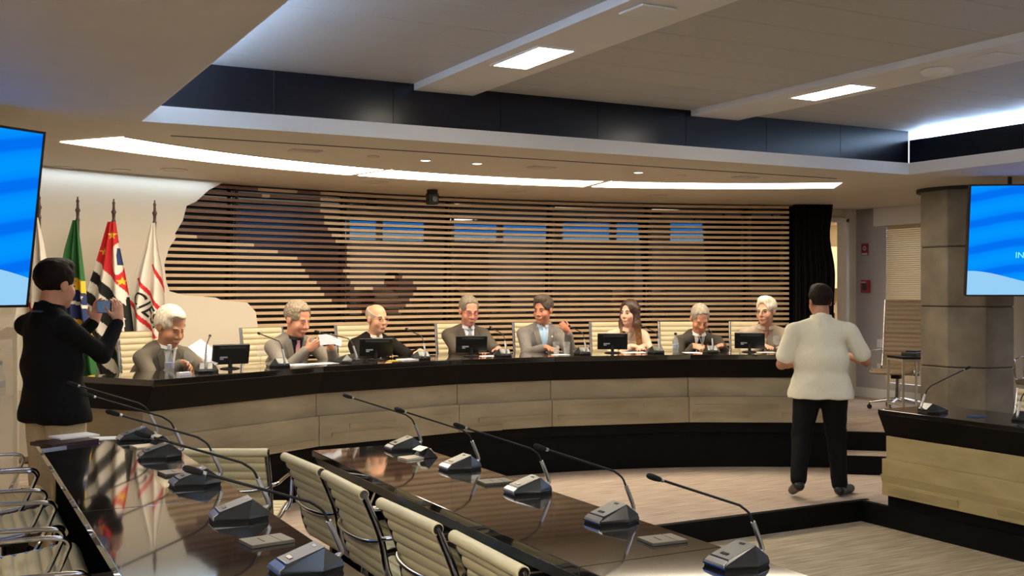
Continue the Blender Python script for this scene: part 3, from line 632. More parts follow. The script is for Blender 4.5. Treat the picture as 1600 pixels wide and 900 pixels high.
# ------------------------------------------------------------------ things on the dais desk
def make_monitor():
    t = thing('desk_monitor', 'x', 'monitor')      # back faces local -y
    rot = Matrix.Rotation(R(16), 3, 'X')
    def rb(c, s, nm, mt, par=None, bev=0):
        m = MB(); m.box(rot @ Vector(c)+Vector((0, 0, .028)), s, rot); return m.build(nm, mt, par or t, bevel=bev)
    h = rb((0, 0, .088), (.285, .022, .158), 'housing', 'monback', bev=.004)
    rb((0, .0125, .088), (.262, .002, .135), 'display', mat('monitor_glow', (60, 90, 140), .2, emit=.6), h)
    rb((.01, -.0125, .145), (.20, .004, .016), 'vent', 'vent', h)
    for x, z, w_, hh in ((-.055, .068, .06, .011), (-.07, .054, .028, .009)): rb((x, -.012, z), (w_, .0015, hh), 'print', 'mark', h)
    m = MB(); m.tube([(0, -.01, .008), (0, -.012, .08)], .016, 10); m.build('stem', 'monback', t)
    m = MB(); m.lathe([(.075, 0), (.075, .006), (.05, .012), (.01, .016)], 20); m.build('foot', 'monback', t, smooth=40)
    return t
mo = make_monitor(); trM = tree_of(mo)
MON = [(-24.0, -21, 'the white haired man with the paper'), (-9.6, -27, 'the bald man with the yellow tie'), (.15, -20, 'the man with red rimmed glasses'), (14.7, -16, 'the long haired woman'), (28.55, -11, 'the man in the striped shirt')]
for i, (a, tw, wh) in enumerate(MON): put(mo, trM, i == 0, pol(5.60, a, DT), R(-a+tw), 'small black monitor seen from behind in front of '+wh, 'monitors on the dais desk')
def bottle(name, loc, lab, mt='bottle', cap='wcap', s=1.0):
    t = thing(name, lab, 'bottle', loc)
    m = MB(); m.lathe([(.030*s, 0), (.033*s, .008), (.033*s, .11*s), (.031*s, .125*s), (.022*s, .155*s), (.013*s, .178*s), (.013*s, .20*s)], 16); m.build('body', mt, t, smooth=50)
    m = MB(); m.lathe([(.0335*s, .055*s), (.0335*s, .095*s)], 16); m.build('label_band', 'blabel', t, smooth=50)
    m = MB(); m.lathe([(.0155*s, .195*s), (.0155*s, .22*s), (.004, .222*s)], 14); m.build('cap', cap, t, smooth=40); return t
bottle('water_bottle', pol(5.42, -31.3, DT), 'clear water bottle on the dais desk by the white haired man with the paper')
bottle('water_bottle', pol(5.50, 20.85, DT), 'clear water bottle standing before the man writing at the dais', cap='cap', s=.88)
def wineglass(loc, lab, stem=True):
    t = thing('drinking_glass', lab, 'glass', loc)
    if stem:
        m = MB(); m.lathe([(.034, 0), (.034, .003), (.006, .008), (.004, .02), (.004, .065), (.006, .07)], 16); m.build('stem', 'glass', t, smooth=50)
        m = MB(); m.lathe([(.006, .07), (.028, .085), (.036, .11), (.034, .145), (.030, .165), (.028, .165), (.032, .145), (.034, .11), (.026, .088), (.002, .074)], 18); m.build('bowl', 'glass', t, smooth=50)
    else:
        m = MB(); m.lathe([(.024, 0), (.034, .12), (.032, .12), (.022, .006), (.001, .006)], 18); m.build('cup', 'glass', t, smooth=50)
        m = MB(); m.lathe([(.022, .006), (.028, .06), (.001, .06)], 16); m.build('water', 'bottle', t, smooth=50)
    return t
for a, r, lab, st in ((-29.2, 5.45, 'stemmed water glass on the dais desk by the white haired man with the paper', True), (-20.9, 5.62, 'stemmed water glass nearest the man with the pink tie', True), (-19.1, 5.60, 'straight water glass by the man with the pink tie', False),
                      (11.6-2.2, 5.45, 'straight water glass before the man in the checked suit', False), (8.6, 5.52, 'shorter water glass beside the checked suit man and his coaster', False), (31.0, 5.50, 'stemmed water glass before the man in the striped shirt', True)):
    wineglass(pol(r, a, DT), lab, st)
def sheet(name, loc, rz, w_, d_, lab, mt='paper', th=.002, cat='paper', tilt=0):
    m = MB(); m.box((0, 0, th/2), (w_, d_, th)); o = m.build(name, mt, loc=loc, rz=rz); o.rotation_euler.x = tilt; return tag(o, lab, cat)
def da(r, a): return pol(r, a, DT)
sheet('name_card', da(5.40, -30.1), R(20), .09, .05, 'small white card lying beside the water bottle on the dais', th=.02, cat='card')
sheet('document', da(5.50, -17.9), R(25), .20, .14, 'white document lying before the man with the pink tie', th=.006, cat='document')
sheet('document', da(5.52, -15.4), R(15), .21, .15, 'white paper lying under the microphone of the pink tie man', cat='document')
sheet('document', da(5.46, -6.9), R(10), .21, .13, 'white papers lying before the bald man with the yellow tie', th=.008, cat='document')
sheet('note_card', da(5.40, -9.0), R(8), .09, .05, 'small yellow card lying by the monitor of the bald man', 'fyel', .006, 'card')
sheet('document', da(5.55, 1.8), R(-4), .21, .15, 'white paper lying before the man with red rimmed glasses', cat='document')
sheet('coaster', da(5.48, 8.9), R(-9), .16, .10, 'white paper coaster under the glasses of the checked suit man', th=.002, cat='coaster')
sheet('document', da(5.62, 17.0), R(-17), .22, .15, 'white paper under the hands of the long haired woman', cat='document')
sheet('document', da(5.52, 22.6), R(-22), .16, .15, 'white paper under the pen of the writing man', cat='document')
sheet('document', da(5.55, 30.0), R(-30), .18, .12, 'white paper lying by the man in the striped shirt', cat='document')
# flat hatch plates and small things on the desk rows
def plate(loc, rz, lab, grp):
    t = thing('power_hatch', lab, 'power hatch', loc, rz, grp)
    m = MB(); m.box((0, 0, .006), (.15, .115, .012)); m.build('lid', mat('hatch_grey', (92, 86, 74), .4, metal=.3), t, bevel=.002)
    m = MB(); m.box((-.02, .0, .0125), (.004, .05, .002)); m.box((.03, 0, .0125), (.002, .115, .001)); m.build('slot', 'black', t)
for y in (5.02, 3.52): plate((.955, y, ZL), R(8), 'flat grey hatch plate before the '+('third' if y > 4 else 'fifth')+' microphone from the photographer', 'hatch plates on the photographer side desk')
for y in (4.63, 3.27): plate((2.37, y, ZM), R(-4), 'flat grey hatch plate on the desk bordering the lower floor, '+('third' if y > 4 else 'fifth')+' microphone just past it', 'hatch plates on the desk bordering the lower floor')
sheet('tablet', (6.70, 5.36, ZM), R(10), .13, .09, 'thin blue lit pad on the sand panelled desk', mat('pad_blue', (50, 74, 120), .2), .008, 'pad')
def open_hub(loc, rz, lab):
    t = thing('cable_hub', lab, 'cable hub', loc, rz)
    m = MB(); m.box((-.04, 0, .006), (.11, .10, .012)); m.build('base', 'metalw', t, bevel=.002)
    m = hull([(.0, -.05, 0), (.0, .05, 0), (.11, -.05, 0), (.11, .05, 0), (.05, -.045, .06), (.05, .045, .06)]); m.build('housing', 'black', t, bevel=.003)
    m = MB(); m.box((.085, 0, .034), (.004, .06, .04), Matrix.Rotation(R(-42), 3, 'Y')); m.build('socket_face', 'metalw', t)
    m = MB(); m.box((.02, 0, .052), (.05, .085, .004), Matrix.Rotation(R(-20), 3, 'Y')); m.build('lid', 'metalw', t)
open_hub((2.33, 5.50, ZM), R(10), 'open metal cable hub on the desk row bordering the lower floor')
open_hub((.99, 5.93, ZL), R(12), 'open metal cable hub on the desk row beside the photographer')
# papers and notebooks at the end of the photographer side desk
for k, (x, y, w_, d_, th, mt, lab) in enumerate(((.60, 6.27, .20, .28, .018, 'maroon', 'maroon notebook at the end of the desk beside the photographer'), (.53, 6.08, .012, .14, .01, 'alu', 'slim silver pen on the desk end'), (.66, 6.40, .22, .15, .008, 'paper', 'white folded papers at the desk end by the photographer'), (.83, 6.38, .20, .13, .003, 'paper', 'white sheet beside the folded papers at the desk end'))):
    z = ZL+(.0185 if k == 2 else 0)
    sheet(('notebook', 'pen', 'document', 'document')[k], (x, y, z), R((-62, -60, 20, -12)[k]), w_, d_, lab, mt, th, ('notebook', 'pen', 'document', 'document')[k])

# ------------------------------------------------------------------ right background things
t = thing('side_table', 'white metal framed side table in front of the taupe chair', 'side table', (9.10, 8.12, DF), R(-20))
m = MB(); m.bb(-.17, .17, -.17, .17, .615, .64); m.build('table_top', 'black', t, bevel=.003)
for sx in (-1, 1):
    for sy in (-1, 1): m = MB(); m.bb(sx*.16-.010, sx*.16+.010, sy*.16-.010, sy*.16+.010, 0, .615); m.build('leg', 'metalw', t)
for s in (-1, 1):
    for q in ((-.15, .15, s*.16-.008, s*.16+.008, .59, .613), (s*.16-.008, s*.16+.008, -.15, .15, .59, .613), (s*.16-.008, s*.16+.008, -.15, .15, .12, .14)): m = MB(); m.bb(*q); m.build('rail', 'metalw', t)
m = MB(); m.box((0, 0, .02), (.2, .16, .04)); m.box((.02, 0, .05), (.14, .11, .02)); tag(m.build('black_case', 'black', loc=(9.12, 8.10, DF+.641), rz=.3, bevel=.006), 'black flat case lying on the white metal side table', 'case')
def sign(y, z, hh, lab, ext, red=True):
    t = thing('fire_sign' if not ext else 'fire_alarm_box', lab, 'sign' if not ext else 'alarm box', (X1, y, z), R(-90))
    m = MB(); m.bb(-.055, .055, -(.012 if not ext else .055), 0, -hh/2, hh/2); m.build('plate', 'red', t, bevel=.003)
    if not ext:
        m = MB(); m.lathe([(.028, 0), (.028, .002), (.001, .002)], 16); m.v = [(x, -.0125-q, zz_+.015) for x, zz_, q in m.v]; m.build('symbol', 'mark', t)
        m = MB(); m.lathe([(.013, 0), (.013, .002), (.001, .002)], 12); m.v = [(x, -.015-q, zz_+.015) for x, zz_, q in m.v]; m.build('symbol_centre', 'red', t)
        m = MB(); m.bb(-.045, .045, -.014, -.012, -hh/2+.006, -hh/2+.03); m.build('print', 'mark', t)
    else:
        m = MB(); m.bb(-.02, .045, -.058, -.055, -.05, .035); m.build('window', 'black', t)
        m = MB(); m.bb(-.045, .03, -.058, -.055, .045, .058); m.build('print', 'mark', t)
sign(9.80, 2.18, .15, 'small red fire sign plate with white symbol on the grey wall', False)
sign(9.77, 1.72, .16, 'red fire alarm box below the fire sign on the grey wall', True)
for y, z in ((9.56, .72), (9.56, 1.02)):
    m = MB(); m.bb(-.012, 0, -.04, .04, -.05, .05); m.bb(-.016, -.012, -.022, .022, -.03, .03); tag(m.build('wall_socket', 'fascia', loc=(X1, y, z), bevel=.002), 'white wall socket low on the grey wall beside the taupe chair', 'socket', 'wall sockets by the taupe chair')
# pantry behind the doorway
t = thing('pantry_cabinet', 'pale pantry cabinet seen through the doorway beside the curtain', 'cabinet', (11.9, 12.65, DF))
m = MB(); m.bb(-.9, .55, -.25, .24, 1.35, 2.0); c_ = m.build('upper_cabinet', 'wallw', t, bevel=.004)
for k in range(3): m = MB(); m.bb(-.89+k*.48, -.43+k*.48, -.268, -.252, 1.36, 1.99); m.build('door', 'wallw', t, bevel=.003)
m = MB(); m.bb(-.9, .55, -.35, .24, .0, .72); m.build('base_cabinet', mat('pantry_brown', (150, 112, 80), .5), t)
m = MB(); m.bb(-.92, .57, -.37, .24, .72, .76); m.build('counter', mat('pantry_top', (120, 84, 58), .35), t)
m = MB(); m.bb(-.12, .12, -.13, .13, 0, .22); m.bb(-.12, .12, .0, .13, .22, .34); m.bb(-.12, .12, -.13, .13, .34, .38); tag(m.build('coffee_machine', 'micbody', loc=(12.02, 12.40, DF+.76), bevel=.01), 'dark coffee machine on the pantry counter', 'coffee machine')
t = thing('jar', 'pale lidded jar on the pantry counter behind the coffee machine', 'jar', (12.08, 12.75, DF+.76))
m = MB(); m.lathe([(.07, 0), (.08, .02), (.08, .34), (.05, .40), (.05, .44)], 16); m.build('body', 'card', t, smooth=50); m = MB(); m.lathe([(.055, .44), (.055, .48), (.01, .49)], 16); m.build('lid', 'card', t, smooth=50)
m = MB(); m.bb(-.3, .3, -.15, .15, -.02, -.001); tag(m.build('ceiling_light', emat('pantry_light', (1, .80, .55), 70), loc=(11.6, 11.4, ZS-.001)), 'flat warm ceiling light inside the pantry', 'ceiling light')

# ------------------------------------------------------------------ lectern and bottle
t = thing('lectern', 'clear acrylic lectern left of the standing photographer', 'lectern', (.10, 7.72, 0), R(-30))
def pane(x0, x1, y0, y1, z0, z1, nm): m = MB(); m.bb(x0, x1, y0, y1, z0, z1); m.build(nm, 'acry', t, bevel=.002)
pane(-.40, .40, -.02, .0, .03, 1.45, 'front_panel'); pane(.38, .40, -.32, -.02, .03, 1.38, 'side_panel'); pane(-.40, -.38, -.32, -.02, .03, 1.38, 'side_panel')
pane(-.38, .38, -.32, -.02, 1.00, 1.02, 'shelf'); pane(-.38, .38, -.32, -.02, 1.30, 1.32, 'shelf')
for q in ((.378, .402, -.022, .002, .03, 1.45), (-.402, -.378, -.022, .002, .03, 1.45), (-.38, .38, -.325, -.318, .998, 1.022), (-.38, .38, -.325, -.318, 1.298, 1.322), (.378, .402, -.324, -.316, .03, 1.38)): m = MB(); m.bb(*q); m.build('edge_glow_strip', mat('acrylic_edge_glow', (232, 222, 200), .25, alpha=.55), t)  # pale strips put the bright glow of the acrylic edges into colour
m = MB(); m.box((0, -.18, 1.47), (.86, .44, .018), Matrix.Rotation(R(14), 3, 'X')); m.build('reading_top', 'acry', t, bevel=.002)
m = MB(); m.bb(-.45, .45, -.40, .08, 0, .03); m.build('base', 'acry', t, bevel=.003)
b_ = bottle('water_bottle', (0, 0, 0), 'water bottle with dark cap on the lectern shelf', cap='cap')
cz = Matrix.Rotation(R(-30), 4, 'Z') @ Vector((.31, -.06, 0)); b_.location = (.10+cz.x, 7.72+cz.y, 1.0205)
# ------------------------------------------------------------------ flags (cloth laid out in metres below the tie point)
def flag(u_loc, lab, edges, colf, mats, letters=None, seed=0):
    K = 1/189.0; t = thing('flag', lab, 'flag', u_loc, math.atan2(-.43, .90)); zt = 2.445-u_loc[2]
    m = MB(); m.tube([(0, .012, 0), (0, .012, zt-.20)], .014, 10); m.build('pole', 'pole', t, smooth=50)
    m = MB(); m.lathe([(.013, zt-.21), (.018, zt-.19), (.012, zt-.17), (.014, zt-.13), (.022, zt-.11), (.012, zt-.09), (.010, zt-.05), (.014, zt-.035), (.006, zt-.02), (.006, zt)], 12, (0, .012, 0)); m.build('finial', 'pole', t, smooth=50)
    m = MB(); m.lathe([(.16, 0), (.16, .02), (.05, .045), (.02, .09)], 20, (0, .012, 0)); m.build('foot', 'pole', t, smooth=40)
    ys = [e[0] for e in edges]; H = ys[-1]; nr, nc = int(H*.6), 70; z0 = zt-.195
    def pos(px, py, off=0):
        l = np.interp(py, ys, [e[1] for e in edges]); r_ = np.interp(py, ys, [e[2] for e in edges]); s = (px-l)/(r_-l+1e-6)
        A = .008+.040*min(1, py/150); f = A*math.sin(s*math.pi*5+seed)+.5*A*math.sin(s*math.pi*2.3+seed*2)
        return Vector((px*K, -.045-A-f-off, z0-py*K))
    m = MB(); vs_ = []; 
    for i in range(nr+1):
        py = H*i/nr; l = np.interp(py, ys, [e[1] for e in edges]); r_ = np.interp(py, ys, [e[2] for e in edges])
        py2 = py
        for j in range(nc+1): vs_.append((l+(r_-l)*j/nc, py2))
    fs = []; mi = []
    for i in range(nr):
        for j in range(nc):
            a = i*(nc+1)+j; q = (a, a+1, a+nc+2, a+nc+1); fs.append(q); c = [sum(vs_[k][0] for k in q)/4, sum(vs_[k][1] for k in q)/4]; mi.append(colf(*c))
    m.add([pos(*p) for p in vs_], fs); m.m = mi; o = m.build('cloth', mats, t, smooth=180)
    sd = o.modifiers.new('solid', 'SOLIDIFY'); sd.thickness = .003
    if letters:
        tx, cx, cy, size, ang = letters
        cu = bpy.data.curves.new('lettering', 'FONT'); cu.body = tx; cu.size = size; cu.align_x = 'LEFT'; cu.offset = size*.012; cu.space_character = 1.12; cu.resolution_u = 4
        o2 = bpy.data.objects.new('lettering', cu); COL.objects.link(o2); dg = bpy.context.evaluated_depsgraph_get()
        me = bpy.data.meshes.new_from_object(o2.evaluated_get(dg)); bpy.data.objects.remove(o2)
        bm = bmesh.new(); bm.from_mesh(me); bmesh.ops.triangulate(bm, faces=bm.faces); bmesh.ops.subdivide_edges(bm, edges=[e for e in bm.edges if e.calc_length() > 3], cuts=4, use_grid_fill=True)
        ca, sa = math.cos(R(ang)), math.sin(R(ang))
        for v in bm.verts:
            x, y = v.co.x, -v.co.y; v.co = pos(cx+x*ca-y*sa, cy+x*sa+y*ca, .004)
        bm.to_mesh(me); bm.free(); me.materials.clear(); me.materials.append(M['fblack'])
        o3 = bpy.data.objects.new('lettering', me); COL.objects.link(o3); o3.parent = t
def star(x, y, cx, cy, r):
    d_ = math.hypot(x-cx, y-cy); a = math.atan2(y-cy, x-cx)+math.pi/2; k = abs(((a/(2*math.pi/5)) % 1)-.5)*2
    return d_ < r*(.42+.58*k**1.5)
def spc(x, y):
    if star(x, y, 2, 21, 6.5) or star(x, y, -11, 47, 6.5) or star(x, y, 17, 94, 7): return 3
    if 9 < x < 16+.10*(y-40) and 42 < y < 68 and abs(x-(12+.10*(y-42))) < 4.2: return 4
    if ((x-11)/8.5)**2+((y-58)/25)**2 < 1: return 1
    q = (y-62)-1.15*(x+20)
    if q < 0 and y < 124: return 0
    if y >= 118 and x > 22: return 2
    return 1 if int(q//21) % 2 == 0 else 2
def brc(x, y):
    q = y-.35*x
    if q < 88: return 0
    if q < 106: return 1
    if q < 150: return 3 if star(x, y, 14, 118, 4) or abs(q-126) < 2.5 else 2
    if 150 <= q < 196: return 1
    return 0
def line(x, y, a, b, w_):
    (x1, y1), (x2, y2) = a, b; dx, dy = x2-x1, y2-y1; L_ = math.hypot(dx, dy); s = ((x-x1)*dx+(y-y1)*dy)/L_; return 0 <= s <= L_ and abs((x-x1)*dy-(y-y1)*dx)/L_ < w_
def cic(x, y):
    if line(x, y, (0, 66), (22, 110), 2.2) or line(x, y, (-22, 88), (30, 164), 2.6) or line(x, y, (-40, 118), (8, 184), 2.6): return 1
    return 0
def lfc(x, y):
    return 1 if line(x, y, (-20, 120), (12, 150), 3) or line(x, y, (8, 90), (30, 112), 2.5) else 0
flag((.69, 9.22, DF), 'white flag with red marks half hidden by the hanging screen', [(0, -2, 3), (40, -10, 12), (100, -20, 22), (180, -26, 28), (255, -22, 26)], lfc, ['fwhite', 'fred'], seed=1)
flag((.995, 9.42, DF), 'green, yellow and blue flag directly behind the photographer', [(0, -3, 4), (45, -14, 11), (95, -22, 18), (135, -24, 22), (200, -22, 33), (240, -14, 38), (262, 12, 37)], brc, ['fgreen', 'fyel', 'fblue', 'fwhite'], seed=.4)
flag((1.284, 9.5, DF), 'black and white striped flag with red starred corner', [(0, -5, 6), (35, -14, 11), (80, -26, 20), (120, -38, 27), (160, -46, 32), (215, -40, 38), (250, -30, 34)], spc, ['fred', 'fwhite', 'fblack', 'fyel', 'fblue'], seed=2.1)
flag((1.613, 9.5, DF), 'white flag with red diagonal lines and black lettering', [(0, -2, 4), (40, -12, 10), (80, -26, 18), (130, -36, 22), (180, -36, 24), (255, -30, 24)], cic, ['fwhite', 'fred'], letters=('CIESP', -32, 117, 27, 54), seed=3.0)

# ------------------------------------------------------------------ people: smooth-blended solids turned into one surface
def smin(a, b, k):
    h = np.clip(.5+.5*(b-a)/k, 0, 1); return b*(1-h)+a*h-k*h*(1-h)
def sdf_mesh(shapes, h):
    lo = np.full(3, 1e9); hi = np.full(3, -1e9); bbs = []
    for s in shapes:
        if s[0] in ('cap',):
            a, b, r1, r2 = (np.array(s[1]), np.array(s[2]), s[3], s[4]); rr = max(r1, r2)
            bb = (np.minimum(a, b)-rr, np.maximum(a, b)+rr)
        elif s[0] in ('ell', 'sub'):
            rr = max(s[2]); c = np.array(s[1]); bb = (c-rr, c+rr)
        else: bb = None
        bbs.append(bb)
        if bb is not None and s[0] != 'sub': lo = np.minimum(lo, bb[0]); hi = np.maximum(hi, bb[1])
    lo -= 3*h; hi += 3*h; n = np.ceil((hi-lo)/h).astype(int)+1
    ax = [(lo[i]+h*np.arange(n[i])).astype(np.float32) for i in range(3)]
    F = np.full(n, .12, np.float32)
    for s, bb in zip(shapes, bbs):
        if s[0] == 'cut':
            p, nn = np.array(s[1]), np.array(s[2]); nn = nn/np.linalg.norm(nn)
            D = (ax[0]-p[0])[:, None, None]*nn[0]+(ax[1]-p[1])[None, :, None]*nn[1]+(ax[2]-p[2])[None, None, :]*nn[2]
            F = np.maximum(F, D.astype(np.float32)); continue
        if s[0] == 'noise':
            amp, fr = s[1], s[2]
            F = F+(amp*np.sin(ax[0][:, None, None]*fr+1.3*np.sin(ax[2]*fr*.7)[None, None, :])*np.sin(ax[1]*fr+.5)[None, :, None]*np.cos(ax[2]*fr*.9)[None, None, :]).astype(np.float32); continue
        k = s[-1]; mg = k+3*h+.03
        i0 = np.clip(np.floor((bb[0]-mg-lo)/h).astype(int), 0, n); i1 = np.clip(np.ceil((bb[1]+mg-lo)/h).astype(int)+1, 0, n)
        if (i1 <= i0).any(): continue
        sl = tuple(slice(i0[q], i1[q]) for q in range(3))
        X = ax[0][sl[0]][:, None, None]; Y = ax[1][sl[1]][None, :, None]; Z = ax[2][sl[2]][None, None, :]
        if s[0] == 'cap':
            a, b, r1, r2 = s[1:5]; d_ = np.array(b)-np.array(a); L2 = max(float(d_ @ d_), 1e-9)
            t_ = np.clip(((X-a[0])*d_[0]+(Y-a[1])*d_[1]+(Z-a[2])*d_[2])/L2, 0, 1)
            D = np.sqrt((X-a[0]-t_*d_[0])**2+(Y-a[1]-t_*d_[1])**2+(Z-a[2]-t_*d_[2])**2)-(r1+(r2-r1)*t_)
        else:
            c, r_, rot = s[1], s[2], s[3]
            P = [X-c[0], Y-c[1], Z-c[2]]
            if rot is not None: P = [P[0]*rot[0][q]+P[1]*rot[1][q]+P[2]*rot[2][q] for q in range(3)]
            k0 = np.sqrt(sum((P[q]/r_[q])**2 for q in range(3))); k1 = np.sqrt(sum((P[q]/r_[q]**2)**2 for q in range(3)))+1e-6
            D = k0*(k0-1)/k1
        D = D.astype(np.float32)
        F[sl] = -smin(-F[sl], D, k) if s[0] == 'sub' else smin(F[sl], D, k)
    S = F < 0
    C = [S[i:n[0]-1+i, j:n[1]-1+j, k:n[2]-1+k] for i in (0, 1) for j in (0, 1) for k in (0, 1)]
    cnt = sum(c.astype(np.int8) for c in C); act = np.argwhere((cnt > 0) & (cnt < 8))
    idx = np.full(n-1, -1, np.int32); idx[tuple(act.T)] = np.arange(len(act))
    acc = np.zeros((len(act), 3)); num = np.zeros(len(act))
    cor = [np.array((i, j, k)) for i in (0, 1) for j in (0, 1) for k in (0, 1)]
    vals = [F[tuple((act+c).T)] for c in cor]
    for p in range(8):
        for q in range(p+1, 8):
            if abs(cor[p]-cor[q]).sum() != 1: continue
            va_, vb = vals[p], vals[q]; x = (va_ < 0) != (vb < 0); t_ = np.where(x, va_/(va_-vb+1e-12), 0)
            acc += np.where(x[:, None], cor[p]+(cor[q]-cor[p])*t_[:, None], 0); num += x
    V = lo+h*(act+acc/num[:, None]); faces = []
    for d_ in range(3):
        e1, e2 = [(1, 2), (2, 0), (0, 1)][d_]
        sh = [slice(None)]*3; sh2 = [slice(None)]*3; sh[d_] = slice(0, n[d_]-1); sh2[d_] = slice(1, n[d_])
        A, B = S[tuple(sh)], S[tuple(sh2)]; E_ = np.argwhere(A != B)
        E_ = E_[(E_[:, e1] > 0) & (E_[:, e2] > 0) & (E_[:, e1] < n[e1]-1) & (E_[:, e2] < n[e2]-1)]
        inside = A[tuple(E_.T)]
        def cell(a, b):
            q = E_.copy(); q[:, e1] -= a; q[:, e2] -= b; return idx[tuple(q.T)]
        Q = np.stack([cell(1, 1), cell(0, 1), cell(0, 0), cell(1, 0)], 1); Q[~inside] = Q[~inside][:, ::-1]; faces.append(Q)
    Fc = np.concatenate(faces); Fc = Fc[(Fc >= 0).all(1)]
    # one light smoothing pass
    for _ in range(2):
        su = np.zeros_like(V); nu = np.zeros(len(V))
        for q in range(4):
            a, b = Fc[:, q], Fc[:, (q+1) % 4]; np.add.at(su, a, V[b]); np.add.at(nu, a, 1); np.add.at(su, b, V[a]); np.add.at(nu, b, 1)
        V = V*.5+.5*su/np.maximum(nu, 1)[:, None]
    return V, Fc
def sobj(name, shapes, h, mt, parent):
    V, Fc = sdf_mesh(shapes, h); me = bpy.data.meshes.new(name)
    me.vertices.add(len(V)); me.vertices.foreach_set('co', V.astype(np.float32).ravel())
    me.loops.add(len(Fc)*4); me.loops.foreach_set('vertex_index', Fc.astype(np.int32).ravel())
    me.polygons.add(len(Fc)); me.polygons.foreach_set('loop_start', np.arange(0, len(Fc)*4, 4, dtype=np.int32))
    me.update(calc_edges=True); me.validate(); me.shade_smooth(); me.materials.append(M[mt] if isinstance(mt, str) else mt)
    o = bpy.data.objects.new(name, me); COL.objects.link(o); o.parent = parent; return o, V, Fc
def V3(*a): return np.array(a, float)
def nrm(v): return v/np.linalg.norm(v)
def ik(S, W, la, lb, pole):
    d_ = W-S; L_ = np.linalg.norm(d_); u = d_/L_
    if L_ > la+lb-.004: W = S+u*(la+lb-.004); L_ = la+lb-.004
    a = (la*la-lb*lb+L_*L_)/(2*L_); hh = math.sqrt(max(la*la-a*a, 0)); p = np.array(pole)-u*np.dot(pole, u); return S+u*a+nrm(p)*hh, W
def hand(W, d_, n_, side, curl, spread=0.):
    d_ = nrm(np.array(d_, float)); n_ = np.array(n_, float); n_ = nrm(n_-d_*np.dot(n_, d_)); t_ = side*np.cross(d_, n_)
    rot = np.stack([t_, d_, n_], 1); out = [('ell', W+d_*.045, (.040, .052, .017), rot, .012), ('cap', W-d_*.01, W+d_*.03, .026, .026, .015)]
    for lat, L_, b0 in ((.030, .070, .082), (.010, .078, .088), (-.010, .072, .086), (-.029, .056, .078)):
        p = W+d_*b0+t_*lat; ang = 0; dd = nrm(d_+t_*lat*spread*8)
        for f, bend, r1, r2 in ((.45, .35, .0098, .009), (.32, .9, .009, .0082), (.25, .6, .0082, .007)):
            ang += bend*curl; v = dd*math.cos(ang)+n_*math.sin(ang); q = p+v*L_*f; out.append(('cap', p, q, r1, r2, .004)); p = q
    p = W+d_*.028+t_*.030; v = nrm(d_*.65+t_*.75+n_*.35*curl); q = p+v*.042; out.append(('cap', p, q, .0125, .0105, .008))
    v = nrm(d_*.85+t_*.35+n_*.6*curl); out.append(('cap', q, q+v*.032, .0102, .0085, .004)); return out
SKINS = {}
def skin(c):
    return mat('skin_%d_%d_%d' % c, c, .5, spec=.35, noise=.06, scale=18)
def cloth(name, c, **k): return mat(name, c, .8, spec=.15, noise=k.get('noise', .08), scale=k.get('scale', 60), bump=.1)
